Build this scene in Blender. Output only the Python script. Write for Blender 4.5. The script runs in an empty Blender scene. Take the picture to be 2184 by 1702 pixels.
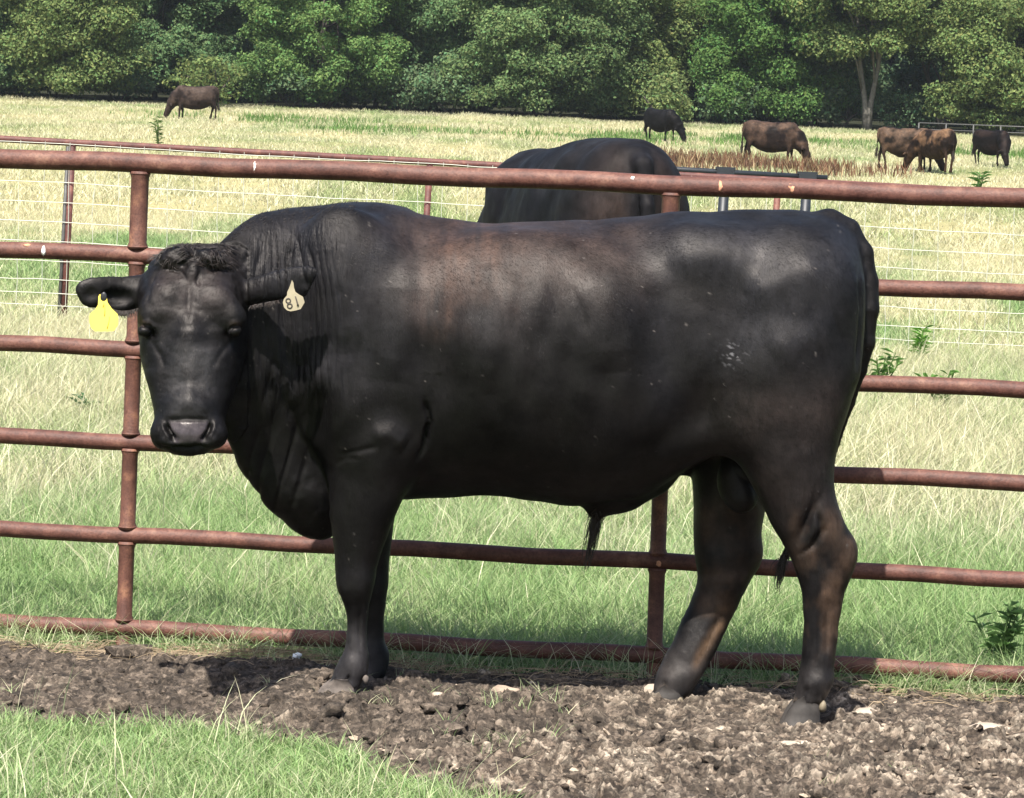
import bpy, math, random
import numpy as np
from mathutils import Vector

# ------------------------------------------------------------------ camera
W0, H0, FPX = 2184.0, 1702.0, 7000.0        # picture units used for the measurements
CAM_H = 1.6
PITCH = math.atan(531.0 / FPX)
ROLL = math.atan(0.0385)
_F = np.array([0, math.cos(PITCH), -math.sin(PITCH)])
_R0 = np.array([1.0, 0, 0]); _U0 = np.array([0, math.sin(PITCH), math.cos(PITCH)])
_R = _R0 * math.cos(ROLL) + _U0 * math.sin(ROLL)
_U = _U0 * math.cos(ROLL) - _R0 * math.sin(ROLL)
CAM = np.array([0, 0, CAM_H])
scene = bpy.context.scene
cam_data = bpy.data.cameras.new('camera')
cam = bpy.data.objects.new('camera', cam_data)
scene.collection.objects.link(cam)
from mathutils import Matrix
m = Matrix.Identity(4)
for i in range(3):
    m[i][0] = _R[i]; m[i][1] = _U[i]; m[i][2] = -_F[i]; m[i][3] = CAM[i]
cam.matrix_world = m
cam_data.sensor_fit = 'HORIZONTAL'; cam_data.sensor_width = 36.0
cam_data.lens = 36.0 * FPX / W0
cam_data.clip_start = 0.1; cam_data.clip_end = 3000
scene.camera = cam
scene.render.resolution_x = 1024; scene.render.resolution_y = 798

# ------------------------------------------------------------------ light
SUN_EL = math.radians(57); SUN_AZ = math.radians(14)
to_sun = Vector((-math.sin(SUN_AZ) * math.cos(SUN_EL), -math.cos(SUN_AZ) * math.cos(SUN_EL), math.sin(SUN_EL)))
world = bpy.data.worlds.new('World'); scene.world = world; world.use_nodes = True
nt = world.node_tree
sky = nt.nodes.new('ShaderNodeTexSky'); sky.sky_type = 'NISHITA'; sky.sun_disc = False
sky.sun_elevation = SUN_EL; sky.sun_rotation = math.atan2(to_sun.x, to_sun.y)
sky.air_density = 1.0; sky.dust_density = 2.5
bg = nt.nodes['Background']; bg.inputs['Strength'].default_value = 0.095
nt.links.new(sky.outputs[0], bg.inputs['Color'])
sl = bpy.data.lights.new('sun', 'SUN'); sl.energy = 5.0; sl.angle = math.radians(0.6); sl.color = (1.0, 0.955, 0.88)
so = bpy.data.objects.new('sun', sl); scene.collection.objects.link(so)
so.rotation_euler = to_sun.to_track_quat('Z', 'Y').to_euler()
scene.view_settings.view_transform = 'Standard'; scene.view_settings.look = 'None'
scene.view_settings.exposure = 1.2; scene.view_settings.gamma = 1.0

# ------------------------------------------------------------------ helpers
COL = scene.collection
rng = np.random.default_rng(7)

def P(px, py, d):
    """world point at distance y = d seen at picture position px, py"""
    v = _F + _R * (px - W0 / 2) / FPX + _U * (H0 / 2 - py) / FPX
    return CAM + v * (d / v[1])

E1 = np.array([math.cos(ROLL), 0, math.sin(ROLL)]); E3 = np.array([-math.sin(ROLL), 0, math.cos(ROLL)])
def A(px, py, d):
    p = P(px, py, d)
    return np.array([p @ E1, d, p @ E3])
def A2W(v):
    return v[:, 0:1] * E1 + v[:, 1:2] * np.array([0, 1.0, 0]) + v[:, 2:3] * E3

def tag(o, label=None, cat=None, group=None, kind=None):
    if label: o['label'] = label
    if cat: o['category'] = cat
    if group: o['group'] = group
    if kind: o['kind'] = kind
    return o

def empty(name, loc=(0, 0, 0), rz=0.0):
    o = bpy.data.objects.new(name, None); COL.objects.link(o)
    o.location = loc; o.rotation_euler = (0, 0, rz); o.empty_display_size = 0.2
    return o

def link_mesh(name, me, parent=None, loc=None):
    o = bpy.data.objects.new(name, me); COL.objects.link(o)
    if loc is not None: o.location = loc
    if parent is not None: o.parent = parent
    return o

def mesh_np(name, verts, faces, mat=None, parent=None, attrs=None, smooth=True, origin=None):
    """verts (N,3), faces list of int arrays (n,k). origin: world offset subtracted (parent's location)"""
    verts = np.asarray(verts, dtype=np.float32)
    if origin is not None: verts = verts - np.asarray(origin, dtype=np.float32)
    if isinstance(faces, np.ndarray): faces = [faces]
    me = bpy.data.meshes.new(name)
    me.vertices.add(len(verts)); me.vertices.foreach_set('co', verts.ravel())
    li = np.concatenate([f.ravel() for f in faces]).astype(np.int32)
    tot = np.concatenate([np.full(len(f), f.shape[1], dtype=np.int32) for f in faces])
    st = np.concatenate([[0], np.cumsum(tot)[:-1]]).astype(np.int32)
    me.loops.add(len(li)); me.loops.foreach_set('vertex_index', li)
    me.polygons.add(len(tot)); me.polygons.foreach_set('loop_start', st); me.polygons.foreach_set('loop_total', tot)
    me.polygons.foreach_set('use_smooth', np.full(len(tot), smooth, dtype=bool))
    me.update(calc_edges=True)
    if attrs:
        for k, v in attrs.items():
            v = np.asarray(v, dtype=np.float32)
            if v.ndim == 1:
                a = me.attributes.new(k, 'FLOAT', 'POINT'); a.data.foreach_set('value', v)
            else:
                if v.shape[1] == 3: v = np.hstack([v, np.ones((len(v), 1), np.float32)])
                a = me.attributes.new(k, 'FLOAT_COLOR', 'POINT'); a.data.foreach_set('color', v.ravel())
    if mat: me.materials.append(mat)
    return link_mesh(name, me, parent)

class MB:
    """collects simple shapes into one mesh"""
    def __init__(s): s.v = []; s.f = {}; s.n = 0
    def add(s, verts, faces):
        verts = np.asarray(verts, float); s.v.append(verts)
        for f in faces:
            s.f.setdefault(len(f), []).append([i + s.n for i in f])
        s.n += len(verts)
    def tube(s, pts, radii, seg=12, cap=True):
        pts = np.asarray(pts, float); n = len(pts)
        if np.isscalar(radii): radii = [radii] * n
        T = np.gradient(pts, axis=0); T /= np.linalg.norm(T, axis=1)[:, None] + 1e-12
        up = np.array([0, 0, 1.0]) if abs(T[0][2]) < 0.9 else np.array([1.0, 0, 0])
        vs = []
        N = np.cross(T[0], up); N /= np.linalg.norm(N)
        ang = np.arange(seg) * 2 * math.pi / seg
        for i in range(n):
            N = N - T[i] * (N @ T[i]); N /= np.linalg.norm(N)
            B = np.cross(T[i], N)
            vs.append(pts[i] + radii[i] * (np.cos(ang)[:, None] * N + np.sin(ang)[:, None] * B))
        fs = []
        for i in range(n - 1):
            for j in range(seg):
                k = (j + 1) % seg
                fs.append((i * seg + j, i * seg + k, (i + 1) * seg + k, (i + 1) * seg + j))
        if cap:
            fs.append(tuple(range(seg))[::-1]); fs.append(tuple((n - 1) * seg + j for j in range(seg)))
        s.add(np.vstack(vs), fs)
    def ring(s, c, axis, R, r, seg=20, sub=6):
        axis = np.asarray(axis, float); axis /= np.linalg.norm(axis)
        up = np.array([0, 0, 1.0]) if abs(axis[2]) < 0.9 else np.array([1.0, 0, 0])
        N = np.cross(axis, up); N /= np.linalg.norm(N); B = np.cross(axis, N)
        vs = []; fs = []
        for i in range(seg):
            t = i * 2 * math.pi / seg; d = math.cos(t) * N + math.sin(t) * B
            for j in range(sub):
                q = j * 2 * math.pi / sub
                vs.append(np.asarray(c) + d * (R + r * math.cos(q)) + axis * r * math.sin(q))
        for i in range(seg):
            for j in range(sub):
                a = i * sub + j; b = i * sub + (j + 1) % sub
                c2 = ((i + 1) % seg) * sub + (j + 1) % sub; d2 = ((i + 1) % seg) * sub + j
                fs.append((a, b, c2, d2))
        s.add(vs, fs)
    def prism(s, poly, off):
        """poly (n,3) world points, extruded by off"""
        poly = np.asarray(poly, float); n = len(poly); off = np.asarray(off, float)
        vs = np.vstack([poly, poly + off])
        fs = [tuple(range(n)), tuple(range(2 * n - 1, n - 1, -1))]
        for i in range(n):
            k = (i + 1) % n
            fs.append((i, k, n + k, n + i))
        s.add(vs, fs)
    def box(s, c, size, rz=0.0):
        sx, sy, sz = [q / 2 for q in size]; cr, sr = math.cos(rz), math.sin(rz)
        vs = []
        for z in (-sz, sz):
            for x, y in ((-sx, -sy), (sx, -sy), (sx, sy), (-sx, sy)):
                vs.append((c[0] + x * cr - y * sr, c[1] + x * sr + y * cr, c[2] + z))
        s.add(vs, [(0, 3, 2, 1), (4, 5, 6, 7), (0, 1, 5, 4), (1, 2, 6, 5), (2, 3, 7, 6), (3, 0, 4, 7)])
    def lump(s, c, r, seed=0, rough=0.25, n=2, scale=(1, 1, 1)):
        v, f = ICO[n]
        rr = random.Random(seed)
        off = np.array([rr.uniform(-50, 50) for _ in range(3)])
        q = 1 + rough * (fbm(v * 1.6 + off, 2) * 2)
        s.add(np.asarray(c) + v * q[:, None] * r * np.asarray(scale), [tuple(x) for x in f])
    def build(s, name, mat=None, parent=None, smooth=True, origin=None):
        v = np.vstack(s.v); fs = [np.array(x, dtype=np.int32) for x in s.f.values()]
        return mesh_np(name, v, fs, mat, parent, smooth=smooth, origin=origin)

# noise --------------------------------------------------------------
def _hash(ix, iy, iz):
    h = (ix.astype(np.int64) * 374761393 + iy.astype(np.int64) * 668265263 + iz.astype(np.int64) * 2147483647) & 0xFFFFFFFF
    h = ((h ^ (h >> 13)) * 1274126177) & 0xFFFFFFFF
    h = (h ^ (h >> 16)) & 0xFFFFFFFF
    h = (h * 2246822519) & 0xFFFFFFFF
    h = h ^ (h >> 15)
    return (h & 0xFFFFFF).astype(np.float32) / float(0xFFFFFF)
def vnoise(p):
    p = np.asarray(p, dtype=np.float64)
    if p.shape[-1] == 2: p = np.concatenate([p, np.zeros(p.shape[:-1] + (1,))], -1)
    i = np.floor(p).astype(np.int64); f = p - i; f = f * f * f * (f * (f * 6 - 15) + 10)
    r = 0
    for dx in (0, 1):
        wx = f[..., 0] if dx else 1 - f[..., 0]
        for dy in (0, 1):
            wy = f[..., 1] if dy else 1 - f[..., 1]
            for dz in (0, 1):
                wz = f[..., 2] if dz else 1 - f[..., 2]
                r = r + wx * wy * wz * _hash(i[..., 0] + dx, i[..., 1] + dy, i[..., 2] + dz)
    return r * 2 - 1
def fbm(p, o=4, lac=2.03, g=0.5):
    p = np.asarray(p, float); r = 0; a = 0.5
    for k in range(o):
        r = r + a * vnoise(p + 17.3 * k); p = p * lac; a *= g
    return r
def sstep(a, b, x):
    t = np.clip((np.asarray(x, float) - a) / (b - a), 0, 1); return t * t * (3 - 2 * t)

def _ico(n):
    import bmesh
    bm = bmesh.new(); bmesh.ops.create_icosphere(bm, subdivisions=n, radius=1.0)
    v = np.array([x.co[:] for x in bm.verts]); f = np.array([[y.index for y in x.verts] for x in bm.faces]); bm.free()
    return v, f
ICO = {1: _ico(1), 2: _ico(2), 3: _ico(3)}

# implicit surfaces ----------------------------------------------------
class Field:
    def __init__(s, xs, ys, zs):
        s.x, s.y, s.z = [np.asarray(q, np.float32) for q in (xs, ys, zs)]
        s.F = np.full((len(s.x), len(s.y), len(s.z)), 1.0, np.float32)
    def _win(s, lo, hi):
        r = []
        for c, l, h in zip((s.x, s.y, s.z), lo, hi):
            a = max(0, int(np.searchsorted(c, l)) - 1); b = min(len(c), int(np.searchsorted(c, h)) + 1)
            r.append(slice(a, b))
        return tuple(r)
    def _apply(s, fn, lo, hi, k, mode):
        m = k + 0.02
        w = s._win(np.array(lo) - m, np.array(hi) + m)
        X = s.x[w[0]][:, None, None]; Y = s.y[w[1]][None, :, None]; Z = s.z[w[2]][None, None, :]
        if 0 in (X.size, Y.size, Z.size): return
        d = fn(X, Y, Z); a = s.F[w]
        if mode == 'add':
            h = np.clip(0.5 + 0.5 * (a - d) / k, 0, 1)
            s.F[w] = a * (1 - h) + d * h - k * h * (1 - h)
        else:
            d = -d
            h = np.clip(0.5 - 0.5 * (a - d) / k, 0, 1)
            s.F[w] = a * (1 - h) + d * h + k * h * (1 - h)
    def ell(s, c, r, k=0.03, mode='add', rot=None):
        """rot: angle in the x-z plane"""
        c = np.array(c, float); r = np.array(r, float); R = max(r) if rot else r
        ca, sa = (math.cos(rot), math.sin(rot)) if rot else (1, 0)
        def fn(X, Y, Z):
            x = X - c[0]; y = Y - c[1]; z = Z - c[2]
            x, z = x * ca + z * sa, -x * sa + z * ca
            k0 = np.sqrt((x / r[0]) ** 2 + (y / r[1]) ** 2 + (z / r[2]) ** 2)
            k1 = np.sqrt((x / r[0] ** 2) ** 2 + (y / r[1] ** 2) ** 2 + (z / r[2] ** 2) ** 2) + 1e-6
            return k0 * (k0 - 1) / k1
        s._apply(fn, c - R, c + R, k, mode)
    def cap(s, p, q, r1, r2, k=0.02, mode='add'):
        p = np.array(p, float); q = np.array(q, float); d = q - p; L = d @ d + 1e-9
        def fn(X, Y, Z):
            x = X - p[0]; y = Y - p[1]; z = Z - p[2]
            t = np.clip((x * d[0] + y * d[1] + z * d[2]) / L, 0, 1)
            return np.sqrt((x - t * d[0]) ** 2 + (y - t * d[1]) ** 2 + (z - t * d[2]) ** 2) - (r1 + (r2 - r1) * t)
        R = max(r1, r2)
        s._apply(fn, np.minimum(p, q) - R, np.maximum(p, q) + R, k, mode)
    def chain(s, pts, k=0.02, k0=None, mode='add'):
        for i in range(len(pts) - 1):
            a, b = pts[i], pts[i + 1]
            s.cap(a[:3], b[:3], a[3], b[3], (k0 if (i == 0 and k0) else k), mode)
    def loft(s, axis, st, k=0.03, p=2.2, mode='add'):
        """st rows: (t, c, r, cy, ry): position on axis (0 = x, 2 = z), centre and half size on the other one, centre and half size in y"""
        st = np.array(sorted(st, key=lambda q: q[0]), float)
        t = st[:, 0]; tt = np.linspace(t[0], t[-1], 400)
        def crom(v):
            m = np.gradient(v, t)
            i = np.clip(np.searchsorted(t, tt, side='right') - 1, 0, len(t) - 2)
            h = t[i + 1] - t[i]; u = (tt - t[i]) / h
            dl = (v[i + 1] - v[i])
            a = m[i] * h; b = m[i + 1] * h
            lim = 3 * np.abs(dl) + 1e-9
            a = np.clip(a, -lim, lim); b = np.clip(b, -lim, lim)
            return (2 * u ** 3 - 3 * u ** 2 + 1) * v[i] + (u ** 3 - 2 * u ** 2 + u) * a + (-2 * u ** 3 + 3 * u ** 2) * v[i + 1] + (u ** 3 - u ** 2) * b
        C, R, CY, RY = [crom(st[:, j]) for j in (1, 2, 3, 4)]
        R = np.maximum(R, 1e-3); RY = np.maximum(RY, 1e-3)
        def fn(X, Y, Z):
            T, O = (X, Z) if axis == 0 else (Z, X)
            f = T.ravel(); sh = T.shape
            c, r, cy, ry = [np.interp(f, tt, q).reshape(sh) for q in (C, R, CY, RY)]
            u = np.abs(O - c); w = np.abs(Y - cy)
            q = ((u / r) ** p + (w / ry) ** p) ** (1 / p) + 1e-4
            l = np.sqrt(u * u + w * w) + 1e-4
            d = np.where(q < 0.2, -np.minimum(r, ry), l * (1 - 1 / q))
            d = np.maximum(d, -np.minimum(r, ry))
            e = np.maximum(tt[0] - T, T - tt[-1])
            return np.where(e > 0, np.sqrt(np.maximum(d, 0) ** 2 + e ** 2), np.maximum(d, e)).astype(np.float32)
        lo = [0, (CY - RY).min(), 0]; hi = [0, (CY + RY).max(), 0]
        o = 2 if axis == 0 else 0
        lo[axis] = tt[0]; hi[axis] = tt[-1]; lo[o] = (C - R).min(); hi[o] = (C + R).max()
        s._apply(fn, lo, hi, k, mode)
    def mesh(s):
        F = s.F; ins = F < 0
        nx, ny, nz = F.shape
        cnt = np.zeros((nx - 1, ny - 1, nz - 1), np.int8)
        for a in (0, 1):
            for b in (0, 1):
                for c in (0, 1):
                    cnt += ins[a:nx - 1 + a, b:ny - 1 + b, c:nz - 1 + c]
        act = (cnt > 0) & (cnt < 8)
        I, J, K = np.nonzero(act)
        idx = np.full(act.shape, -1, np.int32); idx[I, J, K] = np.arange(len(I))
        cor = [(a, b, c) for a in (0, 1) for b in (0, 1) for c in (0, 1)]
        val = [F[I + a, J + b, K + c] for a, b, c in cor]
        acc = np.zeros((len(I), 3)); n = np.zeros(len(I))
        for i in range(8):
            for j in range(i + 1, 8):
                if sum(abs(cor[i][q] - cor[j][q]) for q in range(3)) != 1: continue
                vi, vj = val[i], val[j]; m_ = (vi < 0) != (vj < 0)
                t = np.where(m_, vi / np.where(m_, vi - vj, 1), 0)
                for q in range(3):
                    acc[:, q] += np.where(m_, cor[i][q] + t * (cor[j][q] - cor[i][q]), 0)
                n += m_
        acc /= n[:, None]
        V = np.empty((len(I), 3))
        for q, (c, ii) in enumerate(((s.x, I), (s.y, J), (s.z, K))):
            V[:, q] = c[ii] + acc[:, q] * (c[ii + 1] - c[ii])
        Q = []
        # x edges
        e = ins[:-1, 1:-1, 1:-1] != ins[1:, 1:-1, 1:-1]; i, j, k = np.nonzero(e); fl = ins[i, j + 1, k + 1]
        q = np.stack([idx[i, j, k], idx[i, j + 1, k], idx[i, j + 1, k + 1], idx[i, j, k + 1]], 1)
        Q.append(np.where(fl[:, None], q, q[:, ::-1]))
        e = ins[1:-1, :-1, 1:-1] != ins[1:-1, 1:, 1:-1]; i, j, k = np.nonzero(e); fl = ins[i + 1, j, k + 1]
        q = np.stack([idx[i, j, k], idx[i, j, k + 1], idx[i + 1, j, k + 1], idx[i + 1, j, k]], 1)
        Q.append(np.where(fl[:, None], q, q[:, ::-1]))
        e = ins[1:-1, 1:-1, :-1] != ins[1:-1, 1:-1, 1:]; i, j, k = np.nonzero(e); fl = ins[i + 1, j + 1, k]
        q = np.stack([idx[i, j, k], idx[i + 1, j, k], idx[i + 1, j + 1, k], idx[i, j + 1, k]], 1)
        Q.append(np.where(fl[:, None], q, q[:, ::-1]))
        return V, np.vstack(Q).astype(np.int32)
def vnormals(V, Q):
    fn = np.cross(V[Q[:, 2]] - V[Q[:, 0]], V[Q[:, 3]] - V[Q[:, 1]])
    N = np.zeros_like(V)
    for q in range(4): 
        for c in range(3): N[:, c] += np.bincount(Q[:, q], fn[:, c], len(V))
    return N / (np.linalg.norm(N, axis=1)[:, None] + 1e-12)
def relax(V, Q, it=1, lam=0.5):
    for _ in range(it):
        S = np.zeros_like(V); n = np.zeros(len(V))
        for a, b in ((0, 1), (1, 2), (2, 3), (3, 0)):
            for c in range(3):
                S[:, c] += np.bincount(Q[:, a], V[Q[:, b], c], len(V)) + np.bincount(Q[:, b], V[Q[:, a], c], len(V))
            n += np.bincount(Q[:, a], minlength=len(V)) + np.bincount(Q[:, b], minlength=len(V))
        V = V + lam * (S / np.maximum(n, 1)[:, None] - V)
    return V

# materials --------------------------------------------------------------
def mat_new(name):
    m = bpy.data.materials.new(name); m.use_nodes = True
    nt = m.node_tree; return m, nt, nt.nodes['Principled BSDF']
def noise_node(nt, scale, detail=4, rough=0.6, coord='Object', stretch=None, dist=0.0):
    tc = nt.nodes.new('ShaderNodeTexCoord'); n = nt.nodes.new('ShaderNodeTexNoise')
    n.inputs['Scale'].default_value = scale; n.inputs['Detail'].default_value = detail
    n.inputs['Roughness'].default_value = rough; n.inputs['Distortion'].default_value = dist
    if stretch:
        mp = nt.nodes.new('ShaderNodeMapping'); mp.inputs['Scale'].default_value = stretch
        nt.links.new(tc.outputs[coord], mp.inputs[0]); nt.links.new(mp.outputs[0], n.inputs['Vector'])
    else: nt.links.new(tc.outputs[coord], n.inputs['Vector'])
    return n
def ramp(nt, src, stops):
    r = nt.nodes.new('ShaderNodeValToRGB'); el = r.color_ramp.elements
    while len(el) < len(stops): el.new(0.5)
    for e, (p, c) in zip(el, stops):
        e.position = p; e.color = (c[0], c[1], c[2], 1)
    nt.links.new(src, r.inputs[0]); return r
def mixc(nt, fac, a, b, mode='MIX'):
    x = nt.nodes.new('ShaderNodeMix'); x.data_type = 'RGBA'; x.blend_type = mode
    for s_, v in ((x.inputs[0], fac), (x.inputs[6], a), (x.inputs[7], b)):
        if isinstance(v, bpy.types.NodeSocket): nt.links.new(v, s_)
        elif isinstance(v, (int, float)): s_.default_value = v
        else: s_.default_value = (v[0], v[1], v[2], 1)
    return x.outputs[2]
def bump(nt, b, src, strength, dist=0.01):
    n = nt.nodes.new('ShaderNodeBump'); n.inputs['Strength'].default_value = strength; n.inputs['Distance'].default_value = dist
    nt.links.new(src, n.inputs['Height'])
    if b.inputs['Normal'].links: nt.links.new(b.inputs['Normal'].links[0].from_socket, n.inputs['Normal'])
    nt.links.new(n.outputs[0], b.inputs['Normal']); return n
def attr(nt, name):
    a = nt.nodes.new('ShaderNodeAttribute'); a.attribute_name = name; return a

def leaf_material(name, transl=0.35, rough=0.55, spec=0.25):
    m = bpy.data.materials.new(name); m.use_nodes = True; nt = m.node_tree
    b = nt.nodes['Principled BSDF']; out = nt.nodes['Material Output']
    a = attr(nt, 'col')
    nt.links.new(a.outputs['Color'], b.inputs['Base Color'])
    b.inputs['Roughness'].default_value = rough; b.inputs['Specular IOR Level'].default_value = spec
    t = nt.nodes.new('ShaderNodeBsdfTranslucent'); nt.links.new(a.outputs['Color'], t.inputs['Color'])
    mx = nt.nodes.new('ShaderNodeMixShader'); mx.inputs[0].default_value = transl
    nt.links.new(b.outputs[0], mx.inputs[1]); nt.links.new(t.outputs[0], mx.inputs[2]); nt.links.new(mx.outputs[0], out.inputs['Surface'])
    return m
M_GRASS = leaf_material('grass_blades', 0.4)
M_LEAF = leaf_material('tree_leaves', 0.48, 0.8, 0.05)

def rust(name, c1, c2, c3, scale=14):
    m, nt, b = mat_new(name)
    n1 = noise_node(nt, scale, 6, 0.65); n2 = noise_node(nt, scale * 9, 3, 0.6); n3 = noise_node(nt, scale * .22, 3, 0.5)
    r1 = ramp(nt, n1.outputs[0], [(0.35, c1), (0.55, c2), (0.72, c3)])
    r2 = ramp(nt, n2.outputs[0], [(0.35, (.45, .42, .42)), (0.55, (1, 1, 1)), (.75, (1.0, 1.0, 1.0))])
    c = mixc(nt, 0.55, r1.outputs[0], r2.outputs[0], 'MULTIPLY')
    r3 = ramp(nt, n3.outputs[0], [(0.35, (.8, .74, .76)), (0.65, (1.0, 1.0, 1.0))])
    c = mixc(nt, 0.8, c, r3.outputs[0], 'MULTIPLY')
    nt.links.new(c, b.inputs['Base Color'])
    b.inputs['Roughness'].default_value = 0.62; b.inputs['Specular IOR Level'].default_value = 0.35
    bump(nt, b, n2.outputs[0], 0.35, 0.004)
    return m
M_RUST = rust('rusty_red_pipe', (.072, .029, .021), (.128, .054, .038), (.215, .112, .075))
M_RUST_POST = rust('rusty_orange_pipe', (.080, .034, .025), (.135, .060, .042), (.26, .13, .075), 20)
M_RUST_DARK = rust('dark_rust_pipe', (.07, .026, .022), (.12, .045, .036), (.20, .09, .06))
def plain(name, c, rough=0.6, spec=0.4, nscale=40, var=0.3, metal=0, bmp=0.2):
    m, nt, b = mat_new(name)
    n = noise_node(nt, nscale, 5)
    d = [max(0, x * (1 - var)) for x in c]; l = [min(1, x * (1 + var)) for x in c]
    r = ramp(nt, n.outputs[0], [(0.3, d), (0.7, l)])
    nt.links.new(r.outputs[0], b.inputs['Base Color']); b.inputs['Roughness'].default_value = rough
    b.inputs['Specular IOR Level'].default_value = spec; b.inputs['Metallic'].default_value = metal
    if bmp: bump(nt, b, n.outputs[0], bmp, 0.003)
    return m
# ------------------------------------------------------------------ terrain
def ground_z(x, y):
    x = np.asarray(x, float); y = np.asarray(y, float)
    r = np.maximum(y - 59, 0)
    soft = np.where(y < 74, np.clip(y - 44, 0, 30) ** 2 / 60.0, r)
    z = 0.031 * np.where(y > 230, 171 + 0.25 * (y - 230), soft)
    return z + 0.05 * sstep(14, 30, y) * vnoise(np.stack([x * .12, y * .12], -1))

def axis_pts(lo, a, b, hi, fine, grow=1.18):
    c = list(np.arange(a, b, fine)); d = fine; v = b
    while v < hi: c.append(v); d *= grow; v += d
    c.append(hi); d = fine * grow; v = a - d; pre = []
    while v > lo: pre.append(v); d *= grow; v -= d
    pre.append(lo); return np.array(pre[::-1] + c)
def grid_mesh(xs, ys):
    X, Y = np.meshgrid(xs, ys, indexing='ij'); n, m_ = X.shape
    i = np.arange(n * m_).reshape(n, m_)
    F = np.stack([i[:-1, :-1], i[1:, :-1], i[1:, 1:], i[:-1, 1:]], -1).reshape(-1, 4)
    return X.ravel(), Y.ravel(), F.astype(np.int32)

FENCE_L, FENCE_R = 10.15, 9.85
def fence_y(x): return 10.0 - 0.096 * np.asarray(x, float)
_bx = np.array([-6, -2.2, -1.4, -.95, -.62, -.42, -.33, -.107, .05, .4, 1.0, 6.0])
_by = np.array([8.7, 8.8, 8.92, 8.90, 8.80, 8.62, 8.45, 8.16, 7.9, 7.2, 6.0, 3.0])
def mud_mask(x, y):
    """> 0 inside the bare strip"""
    x = np.asarray(x, float); y = np.asarray(y, float)
    n = fbm(np.stack([x * 5, y * 5], -1), 3) * 0.16
    top = fence_y(x) - 0.10 + np.where(x > .2, 0.02, 0) - 0.05 * sstep(-0.5, .4, x) * 0 - y
    top2 = top + 0.12 * sstep(0.6, -0.6, x) * 0
    bot = y - np.interp(x, _bx, _by)
    return np.minimum(top2, bot) + n

def hue_mix(x, y):
    """share of dry straw in the pasture 0..1"""
    x = np.asarray(x, float); y = np.asarray(y, float)
    base = np.interp(y, [8, 10, 12.5, 15, 18, 24, 30, 45, 60, 90, 140, 170], [.05, .05, .16, .42, .58, .52, .40, .48, .68, .79, .82, .66])
    s = np.clip(0.22 + y * 0.012, 0.2, 1.3)
    n = fbm(np.stack([x / s * .55, y / (s * 2.2) * .55], -1), 4) * np.interp(y, [15, 22, 35, 60], [.55, .5, .8, 1])
    left = sstep(1.5, -2.5, x * 10 / np.maximum(y, 10)) * .18 * ((y > 12) & (y < 30))
    return np.clip(base + left + n * 1.15, 0, 1)

xs = axis_pts(-420, -3, 3, 420, .12); ys = axis_pts(-15, 7, 14, 700, .12, 1.05)
GX, GY, GF = grid_mesh(xs, ys)
mg, nt, b = mat_new('pasture_soil')
a = attr(nt, 'dry')
n1 = noise_node(nt, .9, 6, .7); n2 = noise_node(nt, 12, 5, .7, stretch=(1, .35, 1))
g = ramp(nt, n2.outputs[0], [(.3, (.035, .07, .018)), (.7, (.11, .17, .05))])
d = ramp(nt, n2.outputs[0], [(.3, (.22, .19, .085)), (.7, (.42, .38, .20))])
c = mixc(nt, a.outputs['Fac'], g.outputs[0], d.outputs[0])
r3 = ramp(nt, n1.outputs[0], [(.3, (.75, .75, .75)), (.7, (1, 1, 1))])
c = mixc(nt, 1.0, c, r3.outputs[0], 'MULTIPLY')
nt.links.new(c, b.inputs['Base Color']); b.inputs['Roughness'].default_value = .9; b.inputs['Specular IOR Level'].default_value = .1
bump(nt, b, n2.outputs[0], .8, .05)
gz = ground_z(GX, GY)
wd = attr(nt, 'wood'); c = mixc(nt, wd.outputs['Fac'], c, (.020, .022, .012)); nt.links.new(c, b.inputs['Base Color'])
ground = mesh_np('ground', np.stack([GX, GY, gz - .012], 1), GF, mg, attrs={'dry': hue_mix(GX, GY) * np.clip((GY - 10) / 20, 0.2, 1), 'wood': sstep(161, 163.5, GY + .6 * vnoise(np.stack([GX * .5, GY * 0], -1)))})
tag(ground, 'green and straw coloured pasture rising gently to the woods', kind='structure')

# bare trampled strip --------------------------------------------------
xs = axis_pts(-9, -1.75, 1.75, 9, .0080, 1.12); ys = axis_pts(5.0, 8.0, 10.3, 11.2, .0090, 1.12)
MX, MY, MF = grid_mesh(xs, ys)
FEET = [(722, 1505, 9.26), (790, 1478, 9.60), (1722, 1530, 9.25), (1435, 1505, 9.535)]
FEET = [tuple(P(*f)[:2]) for f in FEET]
def worley(x, y, cell, seed):
    u = x / cell; v = y / cell; iu = np.floor(u).astype(np.int64); iv = np.floor(v).astype(np.int64)
    f1 = np.full(u.shape, 9.0); f2 = f1.copy(); hid = np.zeros(u.shape); sd = np.full(u.shape, seed, np.int64)
    for a in (-1, 0, 1):
        for b_ in (-1, 0, 1):
            cx_ = iu + a; cy_ = iv + b_
            px_ = cx_ + _hash(cx_, cy_, sd); py_ = cy_ + _hash(cx_, cy_, sd + 7); d = np.hypot(px_ - u, py_ - v)
            n_ = d < f1; f2 = np.where(n_, f1, np.minimum(f2, d)); hid = np.where(n_, _hash(cx_, cy_, sd + 13), hid); f1 = np.where(n_, d, f1)
    return f1, f2 - f1, hid
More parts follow.
